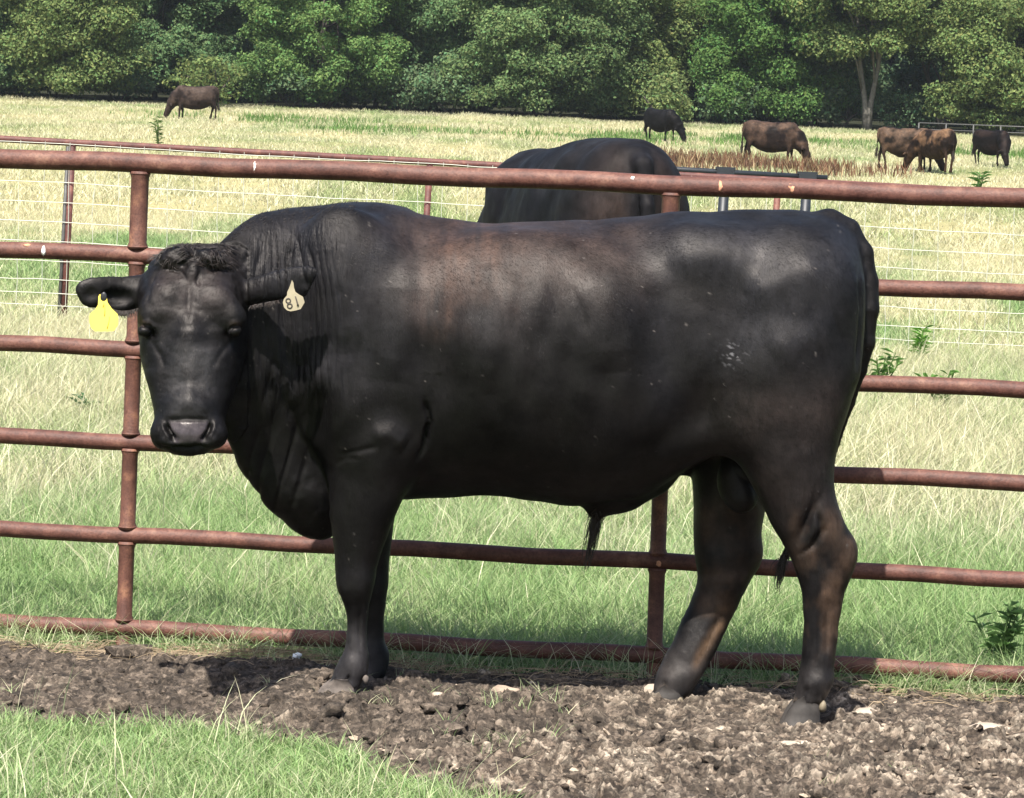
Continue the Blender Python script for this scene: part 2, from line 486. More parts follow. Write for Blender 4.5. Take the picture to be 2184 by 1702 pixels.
def mud_h(x, y, full=False):
    p = np.stack([x, y], -1)
    w = p + 0.045 * np.stack([fbm(p * 12, 3), fbm(p * 12 + 40, 3)], -1) + 0.020 * np.stack([fbm(p * 48 + 5, 2), fbm(p * 48 + 60, 2)], -1)
    big = fbm(w * 2.2, 3) * .05
    c1, e1, h1 = worley(w[..., 0] * .8, w[..., 1] * 1.1, .085, 1); c2, e2, h2 = worley(w[..., 0] * .8, w[..., 1] * 1.4, .040, 2); c3, e3, h3 = worley(w[..., 0] * .8, w[..., 1] * 1.3, .018, 3)
    m_ = .30 + .55 * sstep(-.25, .25, vnoise(p * 1.7 + 5))
    h = .018 + big + m_ * (h1 ** 2 * .034 * sstep(0, .14, e1) + np.maximum(h2 - .45, 0) * .026 * sstep(0, .2, e2) + h3 * .004 * sstep(0, .25, e3) + fbm(p * 22, 3) * .030 + (0.5 - np.abs(vnoise(p * 60 + 9))) * .006) + fbm(p * 90, 3) * .010
    for fx_, fy_ in FEET:
        d = np.hypot(x - fx_, (y - fy_)); h = h * sstep(.02, .13, d) - .030 * np.exp(-(d / .075) ** 2) + .010 * np.exp(-((d - .135) / .03) ** 2)
    if full: return h, np.clip(.5 * h2 + .5 * h3, 0, 1), np.minimum(sstep(0, .25, e2), .35 + .65 * sstep(0, .3, e1))
    return h
mh, cellv, crack = mud_h(MX, MY, True); mm = mud_mask(MX, MY)
sl_ = np.gradient(mh.reshape(len(xs), len(ys)), axis=1).ravel()
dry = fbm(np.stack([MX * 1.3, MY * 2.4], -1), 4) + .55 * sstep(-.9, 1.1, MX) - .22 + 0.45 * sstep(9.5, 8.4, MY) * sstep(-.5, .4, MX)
flake = sstep(.66, .72, cellv) * sstep(.3, .6, crack)
mudz = np.where(mm > 0, np.minimum(mh * sstep(0, .12, mm) + .004 + flake * .008, .09), 0) - sstep(.0, -.1, mm) * .07
mudz = np.where(mm > -.0, mudz, mudz - .01)
m, nt, b = mat_new('trampled_mud')
ad = attr(nt, 'dry'); af = attr(nt, 'flake')
n1 = noise_node(nt, 30, 8, .75); n2 = noise_node(nt, 170, 4, .7)
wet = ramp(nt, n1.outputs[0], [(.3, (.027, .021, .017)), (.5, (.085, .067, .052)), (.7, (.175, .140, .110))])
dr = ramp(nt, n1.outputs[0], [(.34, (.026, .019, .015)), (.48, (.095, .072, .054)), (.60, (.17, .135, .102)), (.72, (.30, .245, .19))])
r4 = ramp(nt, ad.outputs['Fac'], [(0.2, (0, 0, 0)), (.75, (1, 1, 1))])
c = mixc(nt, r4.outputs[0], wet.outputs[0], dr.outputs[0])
x_ = nt.nodes.new('ShaderNodeMath'); x_.operation = 'MULTIPLY'; nt.links.new(af.outputs['Fac'], x_.inputs[0]); nt.links.new(r4.outputs[0], x_.inputs[1])
c = mixc(nt, x_.outputs[0], c, (.33, .275, .215))
r5 = ramp(nt, n2.outputs[0], [(.3, (.6, .58, .55)), (.65, (1, 1, 1))])
c = mixc(nt, .8, c, r5.outputs[0], 'MULTIPLY')
vbump = []
for vs_, lo_, hi_ in ((34, .58, 1.42), (95, .58, 1.42)):
    tc_ = nt.nodes.new('ShaderNodeTexCoord'); nw = nt.nodes.new('ShaderNodeTexNoise'); nw.inputs['Scale'].default_value = vs_ * .6; nw.inputs['Detail'].default_value = 3
    nt.links.new(tc_.outputs['Object'], nw.inputs['Vector'])
    mxv = nt.nodes.new('ShaderNodeMix'); mxv.data_type = 'VECTOR'; mxv.inputs[0].default_value = .03; nt.links.new(tc_.outputs['Object'], mxv.inputs[4]); nt.links.new(nw.outputs['Color'], mxv.inputs[5])
    vo_ = nt.nodes.new('ShaderNodeTexVoronoi'); vo_.inputs['Scale'].default_value = vs_; nt.links.new(mxv.outputs[1], vo_.inputs['Vector'])
    bw_ = nt.nodes.new('ShaderNodeRGBToBW'); nt.links.new(vo_.outputs['Color'], bw_.inputs[0])
    rv = ramp(nt, bw_.outputs[0], [(.25, (lo_,) * 3), (.75, (hi_,) * 3)]); c = mixc(nt, 1.0, c, rv.outputs[0], 'MULTIPLY')
    vbump.append((vo_.outputs['Distance'], 1.0 / vs_))
nt.links.new(c, b.inputs['Base Color']); b.inputs['Roughness'].default_value = .85; b.inputs['Specular IOR Level'].default_value = .25
bump(nt, b, n1.outputs[0], .9, .012); bump(nt, b, n2.outputs[0], .9, .005)
for so_, ds_ in vbump: bump(nt, b, so_, -.7, ds_ * .5)
M_MUD = m
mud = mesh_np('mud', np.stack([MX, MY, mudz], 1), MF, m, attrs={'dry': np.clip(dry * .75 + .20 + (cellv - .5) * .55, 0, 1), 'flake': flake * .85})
tag(mud, 'trampled brown mud strip with dried crusts under the standing bull', kind='structure')

def scatter_lumps(name, n, smin, smax, area, mat, label, seed, flat=1.0, power=2.5, colf=None, angular=False, big=False):
    r = np.random.default_rng(seed); V = []; Fs = []; k = 0; cols = []; fl = []
    v0, f0 = ICO[2] if big else ICO[1]
    tries = 0
    while k < n and tries < n * 30:
        tries += 1
        x = r.uniform(area[0], area[1]); y = r.uniform(area[2], area[3])
        if mud_mask(x, y) < .02: continue
        s_ = smin + (smax - smin) * r.random() ** power
        v = v0 * (1 + 1.0 * (r.random((len(v0), 1)) - .5)) if not big else v0 * (1 + .9 * fbm(v0 * 1.4 + k * 7.3, 3) + .12 * (r.random(len(v0)) - .5))[:, None]; sc = np.array([1, r.uniform(.45, 1.1), flat * r.uniform(.5, 1)])
        v = v * sc * s_
        t = r.uniform(0, 6.28); tl = r.normal(0, .35)
        Rz = np.array([[math.cos(t), -math.sin(t), 0], [math.sin(t), math.cos(t), 0], [0, 0, 1]])
        Rx = np.array([[1, 0, 0], [0, math.cos(tl), -math.sin(tl)], [0, math.sin(tl), math.cos(tl)]])
        v = v @ Rx.T @ Rz.T
        h = float(min(mud_h(np.array([x]), np.array([y]))[0], .09))
        V.append(v + [x, y, h + s_ * flat * .15]); Fs.append(f0 + k * len(v0)); k += 1
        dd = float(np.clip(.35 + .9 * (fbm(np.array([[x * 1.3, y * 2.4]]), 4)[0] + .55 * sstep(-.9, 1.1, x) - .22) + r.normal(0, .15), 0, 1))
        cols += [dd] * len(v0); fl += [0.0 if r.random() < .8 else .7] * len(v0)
    o = mesh_np(name, np.vstack(V), np.vstack(Fs).astype(np.int32), mat, attrs={'dry': np.array(cols), 'flake': np.array(fl)}, smooth=not angular)
    return tag(o, label, kind='stuff')
scatter_lumps('mud_clods', 9000, .002, .017, (-2.2, 2.2, 7.9, 10.1), M_MUD, 'loose crumbling brown mud clods strewn over the bare strip', 3, .7)
scatter_lumps('large_clods', 150, .014, .050, (-2.2, 2.2, 7.9, 10.0), M_MUD, 'larger uneven dried mud clods lying about the bare strip', 8, .75, 1.8, big=True)
M_CHIP = plain('dry_chip', (.32, .255, .19), .8, .3, 30, .35)
scatter_lumps('dry_chips', 420, .004, .018, (-.5, 2.2, 7.9, 9.7), M_CHIP, 'pale dry flakes and wood chips lying on the mud', 5, .3, 2.6, angular=True)

# single stones and litter
def stone(px, py, size, label, mat, seed, scale=(1, .8, .5), name='stone', cat='stone', group=None, rough=.35, lift=.3):
    y = 1.6 * FPX / (py - (320 + .0385 * (px - 1092)))
    p = P(px, py, y - .02); gz_ = max(0.0, float(min(mud_h(np.array([p[0]]), np.array([p[1]]))[0], .09)))
    mb = MB(); mb.lump((0, 0, 0), size, seed, rough, 2, scale)
    o = mb.build(name, mat, smooth=False); o.location = (p[0], p[1], gz_ + size * scale[2] * lift)
    return tag(o, label, cat, group)
M_PALE = plain('pale_stone', (.34, .28, .22), .75, .3, 25, .2)
M_GREYST = plain('grey_brown_stone', (.27, .21, .16), .85, .3, 25, .35)
M_WHITE = plain('white_paper', (.8, .82, .84), .7, .3, 20, .08)
stone(932, 1527, .019, 'small oval cream stone on the mud right of the front hooves', M_PALE, 1, (1, .7, .55), rough=.2)
stone(1077, 1494, .045, 'long grey brown wedge shaped clod under the belly', M_GREYST, 2, (1, .5, .42), name='clod', cat='clod')
stone(1392, 1494, .030, 'cream crusty stone beside the far hind hoof', M_PALE, 3, (1, .9, .6))
stone(2110, 1573, .055, 'flat pale cream slab at the right edge of the mud', M_PALE, 4, (1, .9, .22))
stone(1850, 1533, .048, 'flat pale slab just right of the near hind hoof', M_PALE, 6, (1, .8, .2))
stone(1700, 1609, .034, 'pale pointed stone in the mud below the near hind hoof', M_PALE, 7, (1.3, .7, .35))
stone(1515, 1640, .026, 'pale flat chip stone near the middle of the bottom mud', M_PALE, 9, (1.2, .8, .3))
stone(946, 1606, .06, 'dark rounded mud clod with a hollow beside it at bottom centre', M_MUD, 10, (1, .8, .5), name='clod', cat='clod', rough=.6)
stone(280, 1415, .06, 'dark rounded mud clod near the left fence post', M_MUD, 11, (1.1, .8, .55), name='clod', cat='clod', rough=.6)
stone(632, 1437, .0145, 'crumpled scrap of white paper on the mud left of the front legs', M_WHITE, 12, (1, .8, .85), name='paper_scrap', cat='litter', rough=.5, lift=1.3)

# ------------------------------------------------------------------ woods
def leaf_quads(C, N, S, r, aspect=.62):
    """C centres, N normals, S sizes -> bent leaf clumps of two triangles sharing a fold"""
    n = len(C); N = N / (np.linalg.norm(N, axis=1)[:, None] + 1e-9)
    T = np.cross(N, r.normal(size=(n, 3))); T /= np.linalg.norm(T, axis=1)[:, None] + 1e-9
    B = np.cross(N, T); S = S[:, None]
    v = np.stack([C - T * S, C - B * S * aspect + N * S * .18, C + T * S, C + B * S * aspect + N * S * .18], 1).reshape(-1, 3)
    i = np.arange(n)[:, None] * 4
    f = np.vstack([i + [0, 1, 2], i + [0, 2, 3]]).astype(np.int32)
    return v, f
M_BARK = plain('grey_bark', (.055, .047, .038), .9, .2, 8, .4)
M_BARKP = plain('pale_bark', (.13, .12, .10), .9, .2, 8, .3)
def tree(name, x, y, h, rx, base, col, seed, label, cat='tree', group=None, nb=60, per=240, leaf=.13, bark=None, ntr=1, vary=.16, blob=1.0, lean=0, skirt=False):
    r = np.random.default_rng(seed); z0 = float(ground_z(x, y))
    root = empty(name, (x, y, z0)); tag(root, label, cat, group)
    C = []; N = []; S = []; K = []
    cz = (base + h) / 2; rz = (h - base) / 2
    bl = []
    for _ in range(nb):
        u = r.normal(size=3); u /= np.linalg.norm(u); q = r.uniform(.45, 1.0) ** .6
        c = np.array([u[0] * rx * q * .86, u[1] * rx * q * .75, cz + u[2] * rz * q * .9])
        bl.append((c, blob * r.uniform(.5, 1.15)))
    if skirt:
        for _ in range(int(nb * .45)):
            a = r.uniform(0, 6.283); q = r.uniform(.35, 1.0)
            bl.append((np.array([math.cos(a) * rx * q * .9, math.sin(a) * rx * q * .7, r.uniform(.6, 3.2)]), blob * r.uniform(.5, 1.0)))
    for c, R in bl:
        n = int(per * R * R); u = r.normal(size=(n, 3)); u[:, 2] += .25; u /= np.linalg.norm(u, axis=1)[:, None]
        sh = np.array([1.15, 1.15, .72]); q = r.uniform(.55, 1.04, n)[:, None]
        lumpy = 1 + .38 * vnoise(u * 2.3 + c)[:, None]
        p = c + u * R * sh * q * lumpy
        ok = p[:, 2] > (.02 if skirt else base * .5)
        p = p[ok]; uu = u[ok]
        C.append(p); N.append(uu + r.normal(0, .75, uu.shape) + [0, 0, .45]); S.append(leaf * r.uniform(.55, 1.35, len(p)))
        k = np.array(col) * (1 + r.normal(0, vary)) 
        kk = k * (1 + r.normal(0, .20, (len(p), 1))); kk[:, 0] *= 1 + r.normal(0, .12, len(p)); K.append(kk)
    C = np.vstack(C); N = np.vstack(N); S = np.concatenate(S); K = np.clip(np.vstack(K), .004, 1)
    v, f = leaf_quads(C, N, S, r)
    mesh_np('crown', v, f, M_LEAF, root, attrs={'col': np.repeat(K, 4, 0)}, smooth=False)
    mb = MB(); R0 = .05 + h * .008
    for t in range(ntr):
        bx = (t - (ntr - 1) / 2) * .10; dx = r.normal(0, .25) + (t - (ntr - 1) / 2) * 2.0 + lean
        top = np.array([bx + dx, r.normal(0, .2), base + (h - base) * .55])
        pts = [np.array([bx, 0, -.15]), np.array([bx + dx * .1, 0, base * .5]), np.array([bx + dx * .45, 0, base + .5]), top]
        mb.tube(pts, [R0 * 1.3, R0, R0 * .75, R0 * .3], 8)
        for _ in range(5):
            c, R = bl[r.integers(len(bl))]
            s_ = pts[2] * r.uniform(.6, 1) ; s_[2] = r.uniform(base * .6, base + (h - base) * .35)
            mid = (s_ + c) / 2 + [0, 0, .3]
            mb.tube([s_, mid, c], [R0 * .45, R0 * .3, R0 * .12], 6)
    mb.build('trunk', bark or M_BARK, root)
    return root
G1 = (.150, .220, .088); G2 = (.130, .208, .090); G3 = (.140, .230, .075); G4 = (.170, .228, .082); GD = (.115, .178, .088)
# front row: picture x of the trunk, distance, height, crown radius, crown base, colour, wording
TR = [(-420, 168, 12, 5.2, .8, G2, 'broad olive tree just outside the left edge of the view'),
      (-60, 170, 12, 4.6, .4, G1, 'olive green tree at the left edge of the woods'),
      (150, 164, 9.0, 3.6, .9, G4, 'lighter rounded tree bulging forward near the left edge of the woods'),
      (330, 172, 12, 4.4, .5, G2, 'tall tree behind the lone brown cow on the left'),
      (500, 178, 12.5, 3.6, .8, GD, 'shadowy dark tree right of the lone brown cow'),
      (690, 167, 12, 4.6, .5, G3, 'bright green spreading tree left of the middle of the woods'),
      (920, 170, 12, 4.2, .9, G2, 'dense mid green tree straight above the bull neck hump'),
      (1140, 166, 12, 4.5, .7, G1, 'full leafy tree above the hidden second bull'),
      (1330, 170, 12, 3.6, .8, G4, 'yellowish green tree left of the dark gap in the woods'),
      (1480, 178, 12.5, 3.4, .8, GD, 'dark green tree in the gap above the black cow'),
      (1640, 166, 12, 4.0, .9, (.105, .190, .055), 'bright fresh green tree above the brown grazing cow'),
      (1850, 164, 12, 4.3, 2.6, G4, 'tree with a pale forked trunk and yellow green crown'),
      (2010, 171, 11, 3.8, 2.6, G1, 'tree with many bare grey limbs right of the pale forked trunk'),
      (2150, 163, 8.6, 4.0, 1.6, G4, 'rounded yellow green tree at the right edge of the woods'),
      (2420, 167, 11, 5.0, 1.0, G2, 'olive tree just outside the right edge of the view'),
      (40, 167, 9.5, 3.6, .5, G2, 'mid green tree at the far left in front of the olive one'),
      (420, 174, 11, 3.6, .6, G2, 'mid green tree directly above the back of the lone brown cow'),
      (800, 171, 11, 3.8, .4, G1, 'olive tree between the bright spreading tree and the dense mid green tree'),
      (1030, 169, 10, 3.6, .4, G2, 'mid green tree between the dense tree and the full leafy tree'),
      (1240, 168, 10, 3.3, .3, G1, 'olive green tree with low branches left of the yellowish green tree'),
      (1560, 173, 11, 3.2, .6, G2, 'mid green tree just left of the bright fresh green tree'),
      (1740, 169, 10.5, 3.3, .6, G1, 'olive tree between the bright fresh green tree and the pale forked trunk')]
for i, (px, d_, h, rx, bs, c, lb) in enumerate(TR):
    x = P(px, 250, d_)[0]
    tree('tree', x, d_, h, rx, bs, c, 100 + i, lb, nb=120, per=950, leaf=.088, vary=.10, bark=M_BARKP if i in (11, 12) else None,
         ntr=3 if i in (12, 5) else (2 if i == 11 else 1), skirt=i not in (11, 12, 9), group='trees in the front row of the woods')
for i in range(11):
    px = -350 + i * 270; d_ = 184 + (i % 3) * 3; x = P(px, 250, d_)[0]
    w = ['behind the left edge of the woods', 'behind the lighter rounded tree', 'above the lone brown cow in the second row', 'in the dark gap left of the bright spreading tree', 'behind the bright spreading tree',
         'behind the dense mid green tree', 'behind the full leafy tree', 'in the shadows above the black cow', 'behind the bright fresh green tree', 'behind the pale forked trunk', 'behind the rounded tree at the right edge'][i]
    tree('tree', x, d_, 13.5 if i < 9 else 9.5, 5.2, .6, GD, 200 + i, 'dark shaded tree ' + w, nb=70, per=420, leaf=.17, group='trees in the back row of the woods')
# undergrowth
UG = [(440, 160, 2.6, 2.2, (.15, .20, .07), 'light green bush directly behind the lone brown cow'),
      (1425, 158, 2.5, 1.1, (.16, .21, .08), 'small pale green bush behind the black cow'),
      (860, 166, 2.2, 2.0, GD, 'low bush at the foot of the woods above the bull neck'),
      (960, 166, 3.0, 1.7, GD, 'upright leafy bush at the foot of the woods near the middle'),
      (1560, 165, 2.3, 2.0, GD, 'dark low bush between the black cow and the brown cow'),
      (1690, 166, 2.4, 2.0, GD, 'bush at the foot of the bright fresh green tree'),
      (1790, 166, 2.0, 1.6, GD, 'bush left of the pale forked trunk'),
      (1930, 165, 2.2, 1.8, GD, 'dark bush right of the pale forked trunk'),
      (620, 166, 2.2, 2.1, GD, 'dark bush right of the lone brown cow'),
      (60, 166, 2.0, 2.3, GD, 'dark bush at the far left foot of the woods'),
      (250, 167, 1.8, 2.2, GD, 'dark bush left of the lone brown cow'),
      (2140, 167, 2.2, 2.1, GD, 'dark bush behind the far fence at the right edge')]
for i, (px, d_, h, rx, c, lb) in enumerate(UG):
    tree('bush', P(px, 250, d_)[0], d_, h, rx, .1, c, 300 + i, lb, 'bush', nb=26, per=230, leaf=.10, blob=.62, ntr=2, group='bushes along the foot of the woods')
for i in range(16):
    px = -30 + i * 150; d_ = 173 + (i * 7) % 5
    w = ['at the left edge', 'behind the lighter rounded tree', 'left of the lone brown cow', 'above the lone brown cow', 'right of the lone brown cow', 'under the bright spreading tree', 'right of the bright spreading tree', 'under the dense mid green tree', 'under the full leafy tree',
         'left of the black cow', 'behind the black cow', 'right of the black cow', 'under the bright fresh green tree', 'under the pale forked trunk', 'right of the pale forked trunk', 'at the right edge'][i % 16]
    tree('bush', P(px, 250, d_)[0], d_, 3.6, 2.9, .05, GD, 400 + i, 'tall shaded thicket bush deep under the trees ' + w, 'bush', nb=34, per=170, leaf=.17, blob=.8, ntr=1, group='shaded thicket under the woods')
# far woodland mass
r = np.random.default_rng(5); n = 130000
xw = r.uniform(-60, 60, n); yw = r.uniform(196, 206, n); hh = r.uniform(0, 1, n) ** 1.5 * np.where(xw > 24, 10.5, 14) * (1 + .15 * vnoise(np.stack([xw * .25, yw * 0], -1)))
Cw = np.stack([xw, yw, ground_z(xw, yw) + hh], 1)
Nw = r.normal(size=(n, 3)) + [0, -1, .5]
v, f = leaf_quads(Cw, Nw, r.uniform(.3, .6, n), r)
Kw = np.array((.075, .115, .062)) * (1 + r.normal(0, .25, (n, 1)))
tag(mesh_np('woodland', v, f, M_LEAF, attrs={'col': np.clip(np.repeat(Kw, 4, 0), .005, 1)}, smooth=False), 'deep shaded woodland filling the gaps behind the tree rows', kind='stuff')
# ridge of woodland far away (seen only over the right end)
xs = np.linspace(-260, 320, 120); V = []; 
for j, (y_, zz) in enumerate(((330, 0), (345, 12), (370, 19), (420, 23), (600, 18))):
    V.append(np.stack([xs, np.full_like(xs, y_), ground_z(xs, np.full_like(xs, y_)) + zz + (3 * vnoise(np.stack([xs * .05, xs * 0 + j], -1)) if zz else -2)], 1))
i = np.arange(5 * 120).reshape(5, 120); F_ = np.stack([i[:-1, :-1], i[:-1, 1:], i[1:, 1:], i[1:, :-1]], -1).reshape(-1, 4)
M_HILL = plain('far_wooded_hill', (.07, .11, .06), .95, .05, .35, .5, 0, .8)
tag(mesh_np('hill', np.vstack(V), F_.astype(np.int32), M_HILL), 'distant wooded ridge beyond the trees', kind='structure')

# ------------------------------------------------------------------ front fence
def part_tube(name, pts, r, parent, mat, seg=16):
    mb = MB(); mb.tube(pts, r, seg); return mb.build(name, mat, parent, origin=parent.location)
ff = empty('pipe_fence', (0, 10.0, 0)); tag(ff, 'rusty red welded pipe fence standing right behind the bull', 'fence')
RAILY = [(337, 424), (532, 625), (732, 832), (930, 1030), (1128, 1236), (1326, 1439)]
def rail_pt(k, px, slope=False):
    yl, yr = RAILY[k]; d_ = FENCE_L + (FENCE_R - FENCE_L) * px / W0
    return P(px, yl + (yr - yl) * px / W0, d_)
RR = [.030, .0255, .0255, .0255, .0255, .0265]
for k in range(6):
    a_, c_ = rail_pt(k, 0), rail_pt(k, 2184); dv = (c_ - a_)
    pts = [a_ + dv * t for t in np.linspace(-1.3, 2.3, 60)]
    pts = [p + np.array([0, 0, .003 * math.sin(i * 1.7 + k)]) for i, p in enumerate(pts)]
    o = part_tube('rail', pts, RR[k], ff, M_RUST, 20)
def post_line(pxt, pxb):
    """from top rail to the bottom rail"""
    out = []
    for k in range(6):
        out.append(rail_pt(k, pxt + (pxb - pxt) * k / 5))
    return out
for pi, (pxt, pxb) in enumerate([(-830, -868), (300, 264), (1432, 1395), (2562, 2524)]):
    pl = post_line(pxt, pxb); mb = MB()
    for k in range(5):
        a_, c_ = pl[k], pl[k + 1]; u = (c_ - a_) / np.linalg.norm(c_ - a_)
        r_ = .0275 if k == 0 else .0245
        s_, e_ = a_ + u * (RR[k] - .006), c_ - u * (RR[k + 1] - .006)
        L = np.linalg.norm(e_ - s_)
        mb.tube([s_, s_ + u * .012, s_ + u * .02, e_ - u * .02, e_ - u * .012, e_], [r_ + .004, r_ + .003, r_, r_, r_ + .003, r_ + .004], 20)
        mb.ring(s_ + u * .007, u, r_ + .002, .0035); mb.ring(e_ - u * .007, u, r_ + .002, .0035)
    e_ = pl[5]; mb.tube([e_ - np.array([0, 0, .02]), e_ - np.array([0, 0, .45])], .0245, 16)
    mb.build('post', M_RUST_POST, ff, origin=ff.location)
# bird droppings and bare patches on the pipes
M_DROP = plain('bird_dropping', (.75, .72, .66), .8, .2, 30, .1)
M_BARE = plain('orange_rust_patch', (.50, .25, .15), .8, .2, 60, .35)
def dab(k, px, dy, w, h, mat, name):
    c = rail_pt(k, px); r_ = RR[k]; t = math.asin(max(-1, min(1, dy))); nrm = np.array([0, -math.cos(t), math.sin(t)])
    mb = MB(); mb.lump((0, 0, 0), 1, int(px), .5, 2, (w, .0025, h)); 
    v = np.vstack(mb.v); cy = v.copy()
    ang = t + v[:, 2] / r_
    q = np.stack([v[:, 0], -(r_ + .0006 + v[:, 1]) * np.cos(ang), (r_ + .0006 + v[:, 1]) * np.sin(ang)], 1) + c
    mesh_np(name, q, [np.array(x, np.int32) for x in mb.f.values()], mat, ff, origin=ff.location)
dab(0, 545, .15, .0035, .018, M_DROP, 'dropping'); dab(1, 95, 0, .006, .016, M_DROP, 'dropping')
dab(0, 1348, .5, .006, .007, M_DROP, 'dropping')
dab(0, 1536, .0, .009, .020, M_BARE, 'rust_patch'); dab(0, 1688, .3, .012, .018, M_BARE, 'rust_patch')
dab(1, 60, .7, .01, .006, M_BARE, 'rust_patch'); dab(4, 1405, -.1, .008, .010, M_BARE, 'rust_patch')

# ------------------------------------------------------------------ second fence with wire
RD = 27.0
rf = empty('wire_fence', (0, RD, 0)); tag(rf, 'thin pipe fence hung with woven wire out in the pasture', 'fence')
def rtop(px): return P(px, 296 + 117 * px / W0, RD)
a_, c_ = rtop(0), rtop(2184)
U_ = (c_ - a_) / W0
RP = lambda px: a_ + U_ * px
mb = MB(); mb.tube([RP(t) for t in (-3500, -1500, 0, 1100, 2184, 4000, 6000)], .029, 14); mb.build('top_rail', M_RUST_DARK, rf, origin=rf.location)
M_STEEL = plain('grey_steel', (.06, .06, .058), .55, .4, 30, .3)
for px in (-2114, -1357, -602, 155, 917, 1660, 2410, 3160, 3910):
    t = RP(px); mb = MB()
    lean = -.07 if px == 155 else -.03
    g_ = float(ground_z(t[0], t[1])) - .3
    base = np.array([t[0] - .045, t[1], g_])
    mb.box((0, 0, 0), (.001, .001, .001)); mb = MB()
    mb.tube([t - np.array([0, 0, .02]), base], .028, 10)
    mb.build('post', M_RUST_DARK, rf, origin=rf.location)
    if px <= 155:
        mb = MB(); mb.tube([t + np.array([-.036, -.012, -.03]), base + np.array([-.036, -.012, 0])], .016, 6); mb.build('steel_stake', M_STEEL, rf, origin=rf.location)
# wires
M_WIRE = plain('galvanised_wire', (.52, .52, .45), .45, .5, 5, .1, 0, 0)
mb = MB(); drops = [.012, .33, .495, .655, .815, .975, 1.13, 1.24, 1.34]
r = np.random.default_rng(9)
for i, dz in enumerate(drops):
    pts = []
    for t in np.arange(-3400, 5800, 52):
        p = RP(t).copy(); k = (t - 155) / 757.0
        p[2] -= dz + .012 * math.sin(math.pi * (k % 1)) + r.normal(0, .002); p[1] -= .034; pts.append(p)
    mb.tube(pts, .0030, 4, False)
for t in np.arange(-3400, 5800, 53):
    p = RP(t).copy(); p[1] -= .036; n_ = 7
    pts = [p + np.array([r.normal(0, .004), 0, -1.34 * q / n_ - .0]) for q in range(n_ + 1)]
    mb.tube(pts, .0023, 4, False)
mb.build('wire_mesh', M_WIRE, rf, origin=rf.location)
# dark pipe gate standing just behind the second fence
M_DARKP = plain('dark_blue_grey_pipe', (.012, .015, .019), .5, .5, 20, .3)
gt = empty('pipe_gate', (P(1640, 375, 28)[0], 28, 0)); tag(gt, 'dark blue grey pipe gate panel with clamps beyond the second fence', 'gate')
g0, g1 = P(1380, 358, 28), P(1765, 380, 28)
mb = MB(); mb.tube([g0 - (g1 - g0) * .6, g0, g1], .025, 12); mb.build('top_pipe', M_DARKP, gt, origin=gt.location)
for px in (1547, 1722, 1150):
    t = g0 + (g1 - g0) * (px - 1380) / 385.0; gzz = float(ground_z(t[0], t[1]))
    mb = MB(); mb.tube([t + np.array([0, .0, -.02]), np.array([t[0] - .04, t[1], gzz - .2])], .044, 12); mb.build('post', M_DARKP, gt, origin=gt.location)
    mb = MB(); mb.box(t, (.15, .09, .055), 0); mb.box(t + np.array([0, 0, .035]), (.17, .05, .02)); mb.build('clamp', M_DARKP, gt, smooth=False, origin=gt.location)
for dz in (.45, .9):
    mb = MB(); mb.tube([g0 - (g1 - g0) * .6 - np.array([0, -.05, dz]), g1 - np.array([0, -.05, dz])], .02, 10); mb.build('rail', M_DARKP, gt, origin=gt.location)
# far fence under the trees
fx = empty('far_fence', (P(2040, 265, 159)[0], 159, 0)); tag(fx, 'thin pale pipe fence at the foot of the woods on the right', 'fence')
for t0, t1 in ((1960, 2600),):
    p0, p1 = P(t0, 262, 159), P(t1, 262 + .0385 * (t1 - t0), 159)
    mb = MB(); mb.tube([p0, p1], .035, 6); mb.build('rail', M_STEEL, fx, origin=fx.location)
    mb = MB(); mb.tube([p0 - [0, 0, .3], p1 - [0, 0, .3]], .025, 6); mb.build('rail', M_STEEL, fx, origin=fx.location)
    for t in np.arange(0, 1.01, 1 / 11):
        q = p0 + (p1 - p0) * t; mb = MB(); mb.tube([q, [q[0], q[1], float(ground_z(q[0], q[1])) - .3]], .04, 6); mb.build('post', M_STEEL, fx, origin=fx.location)
